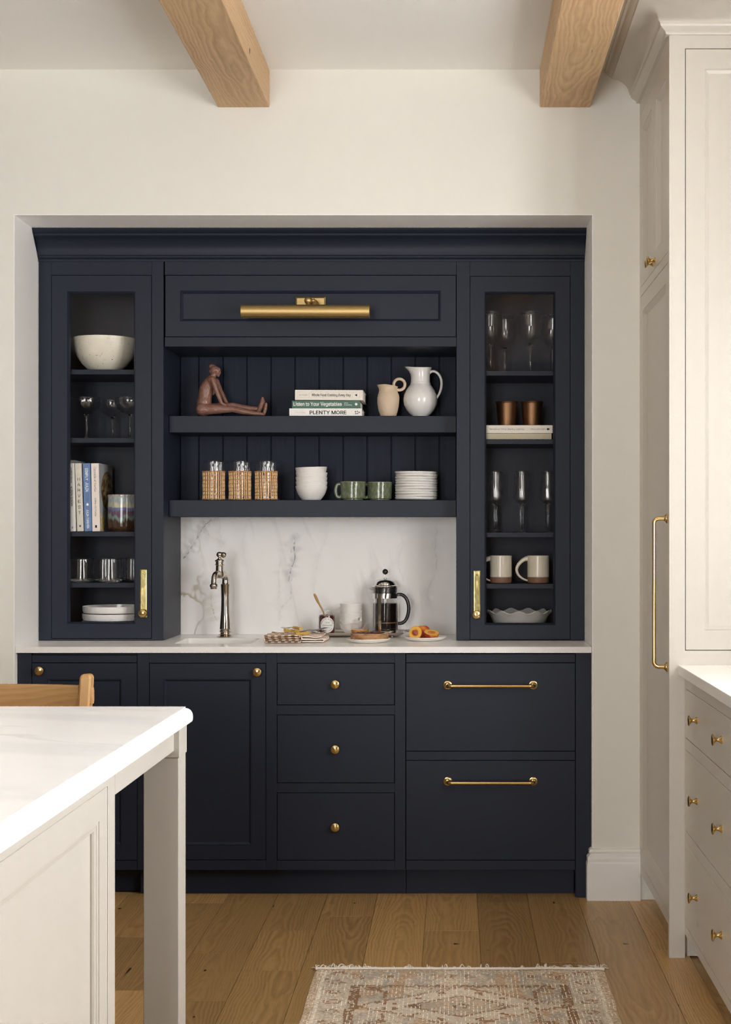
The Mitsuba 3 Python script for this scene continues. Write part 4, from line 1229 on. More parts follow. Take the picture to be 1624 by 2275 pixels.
for k, (x, y, turns, lean) in enumerate(((-0.9505, 0.450, 8, 0.2), (-0.8475, 0.450, 8, -0.5), (-0.7440, 0.450, 9, -0.9))):
    t = thing('cane_tumbler', ('leftmost', 'middle', 'rightmost')[k] + ' of the three clear tumblers in woven cane sleeves on the lower shelf', 'glass', 'tumblers in cane sleeves')
    tumbler(t, x, y, Z2, 0.0390, 0.1535, 0.0085)
    ups, hoops = cane_sleeve(0.0420, 0.1125, turns, lean, 40 + k)
    for m in (ups, hoops):
        m.apply_translation((x, y, Z2 + 0.0016))
    put(t, 'sleeve_uprights', ups, 'm_cane', 40, kind='stuff')
    put(t, 'sleeve_hoops', hoops, 'm_cane_dark', 40, kind='stuff')
for k, x in enumerate((-0.9490, -0.8450, -0.7410)):
    t = thing('plain_tumbler', 'clear tumbler standing behind the ' + ('leftmost', 'middle', 'rightmost')[k] + ' cane-sleeved tumbler', 'glass', 'plain tumblers behind the sleeved ones')
    tumbler(t, x, 0.556, Z2, 0.0390, 0.1535, 0.0085)


def wall_prof(outer, th):
    """Shell: outside from foot centre to rim, a round lip, the inside back to the middle. outer = (r, z)."""
    o = list(outer)
    inner = []
    pts = np.array(o)
    tan = np.gradient(pts, axis=0)
    tan /= np.linalg.norm(tan, axis=1, keepdims=True)
    for (r, z), (tx, tz) in zip(o[::-1], tan[::-1]):
        inner.append((r - tz * th, z + tx * th))
    keep = [q for q in inner if q[0] > 0.004 and q[1] > o[0][1] + th * 0.9]
    lip = ((o[-1][0] + keep[0][0]) / 2, o[-1][1] + th * 0.25)
    zf = max(keep[-1][1], o[0][1] + th)
    return [(0, o[0][1])] + o + [lip] + keep + [(0, zf)]


BOWL = wall_prof([(0.033, 0.0), (0.0355, 0.0006), (0.0375, 0.0026), (0.0445, 0.0105), (0.0520, 0.0215), (0.0575, 0.0335), (0.0612, 0.0455), (0.0632, 0.0555)], 0.0028)


def wobble(seed, ar, az):
    rs = np.random.default_rng(seed)
    p1, p2, p3 = rs.uniform(0, 6.28, 3)

    def mod(ang, k, r, z):
        return r * (1 + ar * np.sin(3 * ang + p1) + 0.5 * ar * np.sin(5 * ang + p2)), z + az * (r / 0.09) * np.sin(2 * ang + p3)
    return mod


for k in range(5):
    t = thing('bowl', ('small white bowl at the bottom of the stack beside the green mugs', 'second white bowl from the bottom of the stack beside the green mugs', 'third white bowl of the stack beside the green mugs',
                       'fourth white bowl, second from the top of its stack', 'slightly tilted topmost white bowl in the stack beside the green mugs')[k], 'bowl', 'white bowls stacked on the lower shelf')
    m = lathe(BOWL, 56, (0, 0, 0), mod=wobble(100 + k, 0.005, 0.0006))
    tilt = (0, 0.2, -0.2, 0.3, 2.0)[k]
    m.apply_transform(trimesh.transformations.rotation_matrix(math.radians(-tilt), (0, 1, 0)))
    m.apply_translation((-0.568 + (0, 0.0004, -0.0003, 0.0003, 0.0008)[k], 0.480, Z2 + 0.0006 + 0.0180 * k + (0.0026 if k == 4 else 0)))
    put(t, None, m, 'm_bone_china', 45)


def green_mug(x, y, label):
    t = thing('green_mug', label, 'mug', 'green glazed mugs')
    prof = [(0, 0.0006), (0.0395, 0.0006), (0.0400, 0.0035), (0.0400, 0.0060), (0.0455, 0.0066), (0.0478, 0.0090), (0.0484, 0.020), (0.0492, 0.050), (0.0500, 0.0705), (0.0502, 0.0722), (0.0488, 0.0730), (0.0468, 0.0722),
            (0.0462, 0.050), (0.0452, 0.014), (0.040, 0.0105), (0, 0.0105)]
    put(t, 'body', lathe(prof, 56, (x, y, Z2)), 'm_green_glaze', 35)
    hx = x - 0.0545
    ring = []
    for a in np.arange(40) * 2 * math.pi / 40:
        ring.append((hx + 0.0140 * math.cos(a), y, Z2 + 0.0385 + 0.0265 * math.sin(a)))
    put(t, 'handle', tube(ring, 0.0042, 12, closed=True, flat=(1.5, 0.8)), 'm_green_glaze', 40)
    letters = meshkit.text_mesh('(RHO)', 0.0105, 0.0022, True)
    letters.vertices[:, 0] *= 0.030 / letters.bounds[1][0]
    v = letters.vertices.copy()
    ang = (v[:, 0] - 0.0150) / 0.0485
    rr = 0.0478 + v[:, 2]
    letters.vertices = np.stack([x + rr * np.sin(ang), y - rr * np.cos(ang), Z2 + 0.0105 + v[:, 1]], 1)
    put(t, 'raised_letters', letters, 'm_green_pale', False)
    put(t, 'rim', tube([(x + 0.0484 * math.cos(q), y + 0.0484 * math.sin(q), Z2 + 0.0724) for q in np.arange(56) * 2 * math.pi / 56], 0.0019, 8, closed=True), 'm_green_pale', True)


green_mug(-0.4027, 0.470, 'olive green glazed mug in front, beside the white bowl stack')
green_mug(-0.2990, 0.515, 'olive green glazed mug next to the plate stack')

PLATE = wall_prof([(0.060, 0.0), (0.068, 0.0005), (0.0775, 0.0016), (0.0822, 0.0040), (0.0842, 0.0080), (0.0846, 0.0113)], 0.0026)
for k in range(11):
    nth = ('bottom plate', 'second plate from the bottom', 'third plate from the bottom', 'fourth plate from the bottom', 'fifth plate from the bottom', 'middle plate', 'fifth plate from the top', 'fourth plate from the top', 'third plate from the top', 'second plate from the top', 'topmost plate')[k]
    t = thing('plate', f'off-white wavy-edged side plate, {nth} of the stack on the lower shelf', 'plate', 'side plates stacked on the lower shelf')
    m = lathe(PLATE, 64, (0, 0, 0), mod=wobble(200 + k, 0.006, 0.0007))
    m.apply_transform(trimesh.transformations.rotation_matrix(math.radians((0.1, 0.0, 0.15, 0.1, 0.2, 0.2, 0.3, 0.35, 0.4, 0.5, 0.9)[k]), (0, 1, 0)))
    m.apply_translation((-0.1526 + 0.0008 * math.sin(k * 2.3), 0.500, Z2 + 0.0016 + 0.0101 * k))
    put(t, None, m, 'm_bone_china', 40)

# ================================================================ in the left glass cabinet
S1, S2, S3, S4, S0 = 1.9618, 1.6978, 1.3357, 1.138, 0.945
t = thing('serving_bowl', 'large speckled cream bowl on the top shelf of the left glass cabinet', 'bowl')
put(t, None, lathe(wall_prof([(0.046, 0), (0.050, 0.0012), (0.066, 0.012), (0.088, 0.033), (0.106, 0.060), (0.118, 0.092), (0.1245, 0.120), (0.1265, 0.1325)], 0.0045), 72, (-1.3800, 0.450, S1 + 0.0003)), 'm_speckled_cream', 45)


def glassware(prof_out, th, name, label, x, y, z, group, solid=0):
    """Stemmed glass: foot and stem solid, the bowl's thin wall one sheet from index solid up, a polished rim."""
    t = thing(name, label, 'glass', group)
    r0, z0 = prof_out[solid]
    put(t, 'stem', lathe([(0, 0.0004)] + list(prof_out[:solid + 1]) + [(r0 * 0.72, z0 - 0.0004), (0, z0 - 0.0042)], 40, (x, y, z)), 'm_glass', 50)
    put(t, 'bowl', lathe(spline([(r, q, 0) for r, q in prof_out[solid:]], 22)[:, :2], 56, (x, y, z)), 'm_pane_glass', True)
    r1, z1 = prof_out[-1]
    put(t, 'rim', tube([(x + r1 * math.cos(q), y + r1 * math.sin(q), z + z1) for q in np.arange(56) * 2 * math.pi / 56], 0.0006, 8, closed=True), 'm_glass', True)


COUPE = [(0.0310, 0.0004), (0.0315, 0.0012), (0.022, 0.0028), (0.008, 0.0052), (0.0042, 0.012), (0.0038, 0.040), (0.0040, 0.083), (0.0062, 0.088), (0.0060, 0.0915), (0.0105, 0.0965), (0.026, 0.1035), (0.043, 0.1155), (0.0530, 0.130), (0.0563, 0.143), (0.0566, 0.1595)]
for k, (x, y) in enumerate(((-1.4400, 0.400), (-1.3680, 0.520), (-1.2720, 0.400))):
    glassware(COUPE, 0.0010, 'coupe_glass', ('clear coupe glass nearest the hinge side of the left cabinet', 'clear coupe glass at the back, between the two front coupes', 'clear coupe glass nearest the brass-knob side of the left cabinet')[k], x, y, S2 + 0.0003, 'coupe glasses in the left cabinet', 9)

BY0 = 0.345
BOOKS = [(-1.4925, 0.0252, 'm_cover_white', 1.3, 'white cookbook with black lettering, first in the row in the left cabinet'),
         (-1.4620, 0.0248, 'm_cover_bone', 1.9, 'bone-coloured cookbook with upright spaced capitals, standing beside a white one'),
         (-1.4335, 0.0285, 'm_cover_blue', 1.5, 'blue cookbook standing between the bone-coloured and the blush one'),
         (-1.4035, 0.0300, 'm_cover_blush', 1.1, 'blush cookbook with grey serif lettering beside the glazed crock')]
for k, (x0, wd, cover, lean, label) in enumerate(BOOKS):
    t = thing('book', label, 'book', 'cookbooks standing in the left cabinet')
    x1, h = x0 + wd, 0.2645
    book(t, x0, x1, BY0, 0.565, S3 + 0.0006, S3 + h, cover, lying=False)
    zt, yy = S3 + h, BY0
    if k == 0:
        put(t, 'lettering', lettering('nothing fancy', x0 + 0.0085, zt - 0.018, yy, 0.058, 0.0085, down=True, bold=True), 'm_ink', False)
        put(t, 'lettering', lettering('ALISON ROMAN', x0 + 0.0085, zt - 0.089, yy, 0.077, 0.0075, down=True, bold=True), 'm_ink', False)
        put(t, 'emblem', lathe([(0, 0), (0.0028, 0), (0.0028, 0.0003), (0, 0.0003)], 14, (x0 + 0.013, yy, zt - 0.249), (0, -1, 0)), 'm_ink_soft', False)
    elif k == 1:
        for q, ch in enumerate('HARVEST'):
            put(t, 'lettering', lettering(ch, x0 + 0.0070, zt - 0.067 - 0.0217 * q, yy, 0.0105, 0.0115), 'm_ink', False)
        put(t, 'lettering', cat(lettering('STEFANI', x0 + 0.004, zt - 0.0185, yy, 0.017, 0.0022), lettering('BITTNER', x0 + 0.005, zt - 0.0235, yy, 0.015, 0.0022), lettering('ALETHEA', x0 + 0.006, zt - 0.0425, yy, 0.014, 0.0022), lettering('HARAMPOLIS', x0 + 0.0045, zt - 0.048, yy, 0.017, 0.0022)), 'm_ink_tan', False)
        put(t, 'emblem', lathe([(0, 0), (0.0042, 0), (0.0042, 0.0003), (0, 0.0003)], 16, (x0 + 0.0125, yy, zt - 0.243), (0, -1, 0)), 'm_ink_soft', False)
    elif k == 2:
        put(t, 'lettering', lettering('SIMPLY  JULIA', x0 + 0.0085, zt - 0.019, yy, 0.092, 0.0110, down=True, bold=True), 'm_ink_white', False)
        put(t, 'lettering', lettering('JULIA TURSHEN', x0 + 0.0095, zt - 0.180, yy, 0.072, 0.0090, down=True, bold=True), 'm_ink_white', False)
        put(t, 'lettering', cat([lettering(w_, x0 + 0.0065, zt - 0.1185 - 0.0056 * q, yy, 0.0155, 0.0026) for q, w_ in enumerate(('110 EASY', 'RECIPES', 'FOR', 'HEALTHY', 'COMFORT', 'FOOD'))]), 'm_ink_navy', False)
        put(t, 'emblem', lathe([(0, 0), (0.0050, 0), (0.0050, 0.0003), (0, 0.0003)], 18, (x0 + 0.0142, yy, zt - 0.1600), (0, -1, 0)), 'm_ink_white', False)
    else:
        put(t, 'lettering', lettering('Cannelle et Vanille', x0 + 0.0105, zt - 0.014, yy, 0.097, 0.0090, down=True), 'm_ink_soft', False)
        put(t, 'lettering', lettering('ARAN GOYOAGA', x0 + 0.0115, zt - 0.134, yy, 0.073, 0.0062, down=True), 'm_ink', False)
        put(t, 'emblem', bx(x0 + 0.0115, x0 + 0.0185, yy - 0.0003, yy, zt - 0.2500, zt - 0.2400), 'm_ink', False)
        q4 = quad((x1 + 0.0002, yy + 0.001, S3 + 0.002), (x1 + 0.0002, 0.564, S3 + 0.002), (x1 + 0.0002, 0.564, zt - 0.001), (x1 + 0.0002, yy + 0.001, zt - 0.001))
        put(t, 'cover_picture', q4, 'm_cover_print', False, uv=np.array([(0, 0), (1, 0), (1, 1), (0, 1)]))
    turn_parts(t, T().translate([x0, 0, S3]).rotate([0, 1, 0], -lean).translate([-x0, 0, -S3 + wd * 0 ]))
t = thing('book', 'grey book at the back, its top edge showing above the white cookbook', 'book')
book(t, -1.575, -1.4985, 0.45, 0.60, S3 + 0.0004, S3 + 0.282, 'm_cover_grey', lying=False)
t = thing('glazed_crock', 'brown crock with blue, violet and cream poured glaze beside the standing cookbooks', 'crock')
prof = wall_prof([(0.048, 0.0), (0.0505, 0.001), (0.0510, 0.006), (0.0570, 0.0085), (0.0600, 0.020), (0.0608, 0.060), (0.0600, 0.105), (0.0590, 0.126), (0.0600, 0.136), (0.0612, 0.1425)], 0.0045)
m, uv = lathe(prof, 72, (-1.2950, 0.400, S3 + 0.0003), with_uv=True, start=math.pi / 2, mod=lambda ang, k, r, z: (r * (1 + 0.004 * np.sin(3 * (ang - math.pi / 2))), z))
put(t, None, m, 'm_crock_glaze', True, uv=uv)
for k, (x, y) in enumerate(((-1.4500, 0.375), (-1.3405, 0.375), (-1.2430, 0.410), (-1.3980, 0.510), (-1.2900, 0.530))):
    t = thing('lowball_glass', ('short clear tumbler in the front row, nearest the hinge side', 'short clear tumbler in the front row, middle of the glass cabinet shelf', 'short clear tumbler in the front row, nearest the brass handle plate',
                               'short clear tumbler at the back, left of centre', 'short clear tumbler at the back, right of centre')[k], 'glass', 'short tumblers in the left cabinet')
    tumbler(t, x, y, S4 + 0.0002, 0.0446, 0.0905, 0.0125)
RIMPLATE = [(0, 0.0006), (0.112, 0.0006), (0.1205, 0.0030), (0.1240, 0.0090), (0.1250, 0.0270), (0.1243, 0.0284), (0.1225, 0.0275), (0.1210, 0.0110), (0.1160, 0.0066), (0, 0.0062)]
for k in range(3):
    t = thing('deep_plate', ('bottom', 'middle', 'top')[k] + ' one of the straight-sided white plates at the bottom of the left cabinet', 'plate', 'straight-sided plates in the left cabinet')
    put(t, None, lathe(RIMPLATE, 72, (-1.3440 + 0.001 * k, 0.455, S0 + 0.0004 + 0.0288 * k + 0.0115)) if k else lathe(RIMPLATE, 72, (-1.3440, 0.455, S0 + 0.0004 + 0.0115)), 'm_bone_china', 40)
t = thing('flat_plate', 'flat white plate under the straight-sided plates in the left cabinet', 'plate')
put(t, None, lathe([(0, 0.0004), (0.08, 0.0004), (0.112, 0.0050), (0.1240, 0.0095), (0.1235, 0.0112), (0.100, 0.0112), (0, 0.0112)], 64, (-1.3440, 0.455, S0)), 'm_bone_china', 40)

# ================================================================ in the right glass cabinet
R1, R2, R3, R4 = 1.957, 1.6926, 1.3325, 1.134
WINE = [(0.0350, 0.0004), (0.0355, 0.0014), (0.024, 0.0030), (0.009, 0.0056), (0.0046, 0.014), (0.0039, 0.050), (0.0043, 0.100), (0.0064, 0.106), (0.0060, 0.109), (0.0085, 0.1125), (0.0200, 0.1195), (0.0330, 0.1330), (0.0415, 0.1530), (0.0448, 0.1760), (0.0440, 0.2000), (0.0415, 0.2200), (0.0392, 0.2355)]
for k, (x, y) in enumerate(((0.1430, 0.400), (0.2010, 0.520), (0.2955, 0.400), (0.3870, 0.500))):
    glassware(WINE, 0.0009, 'wine_glass', ('large wine glass in front, nearest the hinge-side frame above the brass plate', 'large wine glass at the back, partly behind the first one', 'large wine glass in the middle of the top shelf', 'large wine glass half hidden by the outer door frame')[k], x, y, R1 + 0.0003, 'wine glasses on the top shelf', 9)
FLUTE = [(0.0330, 0.0004), (0.0335, 0.0014), (0.022, 0.0030), (0.008, 0.0056), (0.0044, 0.013), (0.0040, 0.050), (0.0046, 0.098), (0.0072, 0.104), (0.0066, 0.107), (0.0105, 0.1130), (0.0220, 0.1210), (0.0295, 0.1310), (0.0303, 0.1420), (0.0290, 0.1750), (0.0265, 0.2100), (0.0245, 0.2385)]
for k, x in enumerate((0.1580, 0.2597, 0.3610)):
    where = ('left', 'middle', 'right')[k]
    glassware(FLUTE, 0.0009, 'flute_glass', f'sparkling wine glass in front in the {where} pair behind the right cabinet door', x, 0.400, R3 + 0.0003, 'sparkling wine glasses in pairs', 9)
    glassware(FLUTE, 0.0009, 'flute_glass', f'sparkling wine glass at the back of the {where} pair behind the right cabinet door', x + 0.0125, 0.520, R3 + 0.0003, 'sparkling wine glasses in pairs', 9)
t = thing('book', 'olive cookbook with gold lettering, lying at the bottom of the pair under the copper cups', 'book')
book(t, 0.0950, 0.3755, 0.347, 0.560, R2 + 0.0004, R2 + 0.0240, 'm_cover_olive')
put(t, 'lettering', cat(lettering('LOST KITCHEN', 0.1480, R2 + 0.0075, 0.347, 0.1060, 0.0090), lettering('Erin French', 0.2640, R2 + 0.0100, 0.347, 0.0440, 0.0040)), 'm_ink_gold', False)
put(t, 'emblem', bx(0.3410, 0.3490, 0.3467, 0.347, R2 + 0.0085, R2 + 0.0160), 'm_ink_gold', False)
t = thing('book', 'cream cookbook with grey serif lettering, lying on the olive one under the copper cups', 'book')
book(t, 0.0960, 0.3795, 0.345, 0.563, R2 + 0.0245, R2 + 0.0552, 'm_cover_cream')
put(t, 'lettering', cat(lettering('Cannelle et Vanille', 0.1340, R2 + 0.0365, 0.345, 0.0665, 0.0068), lettering('BAKES SIMPLE', 0.2050, R2 + 0.0365, 0.345, 0.0650, 0.0066)), 'm_ink_soft', False)
put(t, 'lettering', lettering('ARAN GOYOAGA', 0.2950, R2 + 0.0375, 0.345, 0.0580, 0.0050), 'm_ink_soft', False)
put(t, 'emblem', bx(0.3575, 0.3670, 0.3447, 0.345, R2 + 0.0365, R2 + 0.0435), 'm_ink', False)
for k, x in enumerate((0.2055, 0.3045)):
    t = thing('copper_cup', ('hammered copper cup standing near the middle of the stacked cookbooks', 'hammered copper cup at the outer end of the stacked cookbooks')[k], 'cup', 'copper cups on the cookbooks')
    prof = wall_prof([(0.0325, 0.0), (0.0340, 0.0008), (0.0352, 0.006), (0.0385, 0.045), (0.0418, 0.088), (0.0425, 0.0935), (0.0450, 0.0960), (0.0458, 0.0978)], 0.0016)
    m, uv = lathe(prof, 64, (x, 0.440, R2 + 0.0555), with_uv=True)
    put(t, None, m, 'm_copper', True, uv=uv)
for k, x in enumerate((0.1810, 0.3273)):
    t = thing('stoneware_mug', ('cream stoneware mug with a bare brown foot, its handle cut off by the door frame', 'cream stoneware mug with a bare brown foot and a wide open handle')[k], 'mug', 'stoneware mugs in the right cabinet')
    y = 0.400
    put(t, 'foot', lathe([(0, 0.0005), (0.0375, 0.0005), (0.0405, 0.0022), (0.0420, 0.006), (0.0424, 0.0245), (0, 0.0245)], 56, (x, y, R4)), 'm_brown_clay', 35)
    put(t, 'body', lathe([(0, 0.0246), (0.0424, 0.0246), (0.0427, 0.030), (0.0427, 0.1065), (0.0421, 0.1080), (0.0405, 0.1078), (0.0395, 0.1050), (0.0393, 0.034), (0, 0.030)], 56, (x, y, R4)), 'm_stoneware', 35)
    hp = spline([(x - 0.041, y, R4 + 0.0965), (x - 0.054, y, R4 + 0.0930), (x - 0.0750, y, R4 + 0.0760), (x - 0.0845, y, R4 + 0.0560), (x - 0.0800, y, R4 + 0.0360), (x - 0.0640, y, R4 + 0.0195), (x - 0.0415, y, R4 + 0.0100)], 30)
    put(t, 'handle', tube(hp, np.interp(np.linspace(0, 1, 30), [0, 0.15, 0.5, 1], [0.0105, 0.0078, 0.0058, 0.0036]), 14), 'm_stoneware', 40)
t = thing('fluted_dish', 'grey-white dish with a scalloped rim at the bottom of the right cabinet', 'dish')


def scallop(ang, k, r, z):
    up = np.clip((z - S0 - 0.03) / 0.045, 0, 1)
    w_ = np.sin(11 * ang + 0.6)
    return r * (1 + 0.018 * up * w_), z + up ** 2 * 0.0052 * w_


m = lathe(wall_prof([(0.080, S0 + 0.0003), (0.084, S0 + 0.001), (0.094, S0 + 0.014), (0.105, S0 + 0.036), (0.115, S0 + 0.058), (0.1215, S0 + 0.068), (0.1275, S0 + 0.0745)], 0.0042), 132, (0, 0, 0), mod=scallop)
m.apply_translation((0.2560, 0.462, 0))
put(t, None, m, 'm_grey_dish', 45)

# ================================================================ on the counter
TRAY_X0, TRAY_X1, TRAY_Y0, TRAY_Y1, TZ = -0.5560, -0.1970, 0.4120, 0.6180, 0.9275
t = thing('sink_tap', 'polished nickel tap with a tall turned column behind the small sink', 'tap')
fx_, fy_ = -0.9116, 0.492


def fz(c):
    return 1.2749 - c / 6052.0


prof = [(0, 2166), (200, 2166), (203, 2158), (196, 2148), (170, 2140), (132, 2132), (122, 2122), (152, 2116), (163, 2106), (152, 2096), (124, 2086), (118, 2066), (122, 2056), (138, 2046), (146, 2030), (140, 2012), (124, 2002), (121, 1990), (136, 1980),
        (140, 1965), (136, 1950), (126, 1800), (112, 1620), (103, 1450), (99, 1250), (101, 1080), (108, 960), (112, 925), (110, 912), (114, 905), (110, 896), (92, 890), (86, 880), (80, 860), (78, 800)]
put(t, 'column', lathe([(r / 6052, fz(c) + (0.917 - fz(2166))) for r, c in prof] + [(0, fz(790) + 0.0)], 44, (fx_, fy_, 0)), 'm_nickel', 40)
vx, vy = fx_ - 0.0142, fy_ - 0.052
el = spline([(fx_, fy_, fz(830)), (fx_, fy_ - 0.002, fz(745)), (fx_ - 0.003, fy_ - 0.014, fz(672)), (fx_ - 0.008, fy_ - 0.032, fz(650)), (vx, vy, fz(640))], 22)
put(t, 'elbow', tube(el, 0.0132, 20), 'm_nickel', 40)
prof = [(0, 745), (70, 745), (105, 720), (118, 680), (116, 630), (102, 585), (92, 555), (90, 470), (92, 440), (104, 436), (113, 428), (113, 416), (102, 408), (94, 402), (94, 352), (104, 346), (113, 338), (113, 322), (108, 314), (98, 306), (80, 296), (62, 285), (42, 268), (30, 252), (26, 236), (0, 236)]
put(t, 'valve_body', lathe([(r / 6052, fz(c)) for r, c in prof], 40, (vx, vy, 0)), 'm_nickel', 40)
sx, sy = fx_ - 0.0262, fy_ - 0.112
sp = spline([(vx, vy - 0.006, fz(650)), (vx - 0.005, vy - 0.026, fz(625)), (sx + 0.002, sy + 0.010, fz(660)), (sx, sy, fz(760)), (sx - 0.0005, sy - 0.001, fz(880))], 26)
put(t, 'spout', cat(tube(sp, np.interp(np.linspace(0, 1, 26), [0, 0.3, 1], [0.0125, 0.0108, 0.0106]), 20),
                    lathe([(0, 0.0), (0.0118, 0.0), (0.0126, 0.002), (0.0126, 0.006), (0.0152, 0.009), (0.0160, 0.013), (0.0150, 0.017), (0.0118, 0.020), (0, 0.020)], 32, (sx - 0.0005, sy - 0.001, fz(985)))), 'm_nickel', 40)
lx, lz = vx, fz(182)
put(t, 'lever', cat(ball((lx - 0.001, vy, lz), 0.0108, 3, (1.1, 1, 1.05)), lathe([(0, 0), (0.0098, 0), (0.0098, 0.011), (0.0085, 0.012), (0, 0.012)], 24, (lx + 0.003, vy, lz), (1, 0, 0)),
                    tube(spline([(lx + 0.010, vy, lz), (lx + 0.018, vy - 0.012, lz - 0.0005), (lx + 0.0225, vy - 0.040, lz - 0.001)], 14), 0.0048, 14), ball((lx + 0.0235, vy - 0.046, lz - 0.001), 0.0112, 3),
                    lathe([(0, 0), (0.0048, 0), (0.0040, 0.0028), (0, 0.0040)], 16, (lx + 0.0238, vy - 0.0568, lz - 0.001), (0, -1, 0))), 'm_nickel', 40)

t = thing('serving_tray', 'oblong silver tray with looped ends against the marble splashback', 'tray')


def oblong(o, z, n=10, r=0.045):
    pts = []
    for cx, cy, a0 in ((TRAY_X1 - r, TRAY_Y1 - r, 0), (TRAY_X0 + r, TRAY_Y1 - r, 90), (TRAY_X0 + r, TRAY_Y0 + r, 180), (TRAY_X1 - r, TRAY_Y0 + r, 270)):
        for k in range(n):
            q = math.radians(a0 + 90 * k / (n - 1))
            pts.append((cx + (r + o) * math.cos(q), cy + (r + o) * math.sin(q), z))
    return pts


put(t, 'dish', loft([oblong(-0.030, TZ - 0.0016), oblong(-0.020, TZ - 0.0016), oblong(-0.010, TZ + 0.0010), oblong(-0.003, TZ + 0.0070), oblong(0.0, TZ + 0.0098), oblong(0.0005, TZ + 0.0108), oblong(-0.0010, TZ + 0.0112), oblong(-0.0045, TZ + 0.0080), oblong(-0.0115, TZ + 0.0024), oblong(-0.022, TZ), oblong(-0.032, TZ)]), 'm_silver', 45)
for x, s in ((TRAY_X1 - 0.004, 1), (TRAY_X0 + 0.004, -1)):
    for o, r in ((0.000, 0.0022), (0.006, 0.0016)):
        pts = spline([(x - s * 0.004, 0.515 - 0.045 + o, TZ + 0.0095), (x + s * (0.014 - o), 0.515 - 0.042 + o, TZ + 0.0125), (x + s * (0.021 - o), 0.515, TZ + 0.0140), (x + s * (0.014 - o), 0.515 + 0.042 - o, TZ + 0.0125), (x - s * 0.004, 0.515 + 0.045 - o, TZ + 0.0095)], 26)
        put(t, 'handle', tube(pts, r, 10), 'm_silver', 40)
for x in (TRAY_X0 + 0.05, TRAY_X1 - 0.05):
    for y in (TRAY_Y0 + 0.035, TRAY_Y1 - 0.035):
        put(t, 'foot', lathe([(0, 0), (0.0035, 0.0), (0.0052, 0.0025), (0.0045, 0.006), (0.0035, 0.0095), (0, 0.0095)], 18, (x, y, CT + 0.0002)), 'm_silver', 40)

t = thing('french_press', 'glass and chrome french press of dark coffee with a black handle, on the tray', 'french press')
qx, qy = -0.2783, 0.5420


def qz(c):
    return 1.2111 - c / 3745.0 + 0.0010


GB = TZ + 0.0045
put(t, 'beaker', lathe([(0, GB), (0.040, GB), (0.0470, GB + 0.004), (0.0498, GB + 0.012), (0.0505, GB + 0.020), (0.0507, qz(400)), (0.0525, qz(352)), (0.0520, qz(347))], 64, (qx, qy, 0)), 'm_pane_glass', True)
put(t, 'spout', lathe([(0, 0), (0.0020, 0.0), (0.0065, 0.0055), (0.0105, 0.0130), (0.0095, 0.0130), (0.0055, 0.0060), (0, 0.002)], 24, (qx - 0.0505, qy - 0.004, qz(418)), (-0.45, 0, 1)), 'm_glass', 40)
put(t, 'coffee', lathe([(0, GB + 0.0040), (0.0395, GB + 0.0050), (0.0463, GB + 0.0105), (0.0481, GB + 0.020), (0.0482, qz(616)), (0, qz(616))], 56, (qx, qy, 0)), 'm_coffee', 40)
put(t, 'plunger', cat(lathe([(0, qz(908)), (0.0484, qz(908)), (0.04845, qz(892)), (0, qz(892))], 56, (qx, qy, 0))), 'm_crema', 40)
fr = []
for a in (-112, -8, 128, 218):
    q = math.radians(a)
    c, s_ = math.cos(q), math.sin(q)
    r0, wd = 0.0515, 0.0062
    cx, cy = qx + r0 * c, qy + r0 * s_
    lo = []
    for z, w_, out in ((TZ + 0.0010, 1.0, 0.0), (qz(560), 0.98, 0.0), (qz(530), 0.55, 0.0), (qz(515), 0.35, 0.0)):
        lo.append([(cx - s_ * wd * w_ * u + c * v, cy + c * wd * w_ * u + s_ * v, z) for u, v in ((-1, 0), (1, 0), (1, 0.0012), (-1, 0.0012))])
    put(t, 'frame_strap', loft(lo), 'm_chrome', False)
put(t, 'frame_ring', cat(lathe([(0.0510, qz(535)), (0.0526, qz(535)), (0.0526, qz(460)), (0.0510, qz(460))] + [(0.0510, qz(535))], 56, (qx, qy, 0)), lathe([(0.0512, GB - 0.0005), (0.0527, GB - 0.0005), (0.0527, GB + 0.009), (0.0512, GB + 0.009), (0.0512, GB - 0.0005)], 56, (qx, qy, 0))), 'm_chrome', 40)
put(t, 'lid', lathe([(0, qz(372)), (0.0470, qz(372)), (0.0530, qz(368)), (0.0540, qz(360)), (0.0530, qz(350)), (0.0500, qz(344)), (0.0466, qz(338)), (0.0450, qz(320)), (0.0420, qz(295)), (0.0360, qz(270)), (0.0270, qz(255)), (0.0150, qz(247)), (0.0, qz(245))], 56, (qx, qy, 0)), 'm_chrome', 40)
put(t, 'lid_skirt', lathe([(0, qz(452)), (0.0478, qz(452)), (0.0480, qz(375)), (0, qz(375))], 56, (qx, qy, 0)), 'm_black', 40)
put(t, 'filter', lathe([(0, qz(470)), (0.0470, qz(470)), (0.0475, qz(463)), (0.030, qz(453)), (0, qz(450))], 56, (qx, qy, 0)), 'm_chrome', 40)
put(t, 'rod', cat(lathe([(0, qz(892)), (0.0020, qz(892)), (0.0020, qz(160)), (0, qz(160))], 16, (qx, qy, 0)), lathe([(0, qz(250)), (0.0052, qz(250)), (0.0058, qz(240)), (0.0045, qz(229)), (0, qz(228))], 20, (qx, qy, 0))), 'm_chrome', 40)
put(t, 'ball_knob', ball((qx, qy, qz(140)), 0.0113, 3), 'm_black', True)


def QJ(cx, cy):
    return (qx + (cx - 1125) / 3745.0, qy - 0.004, qz(cy))


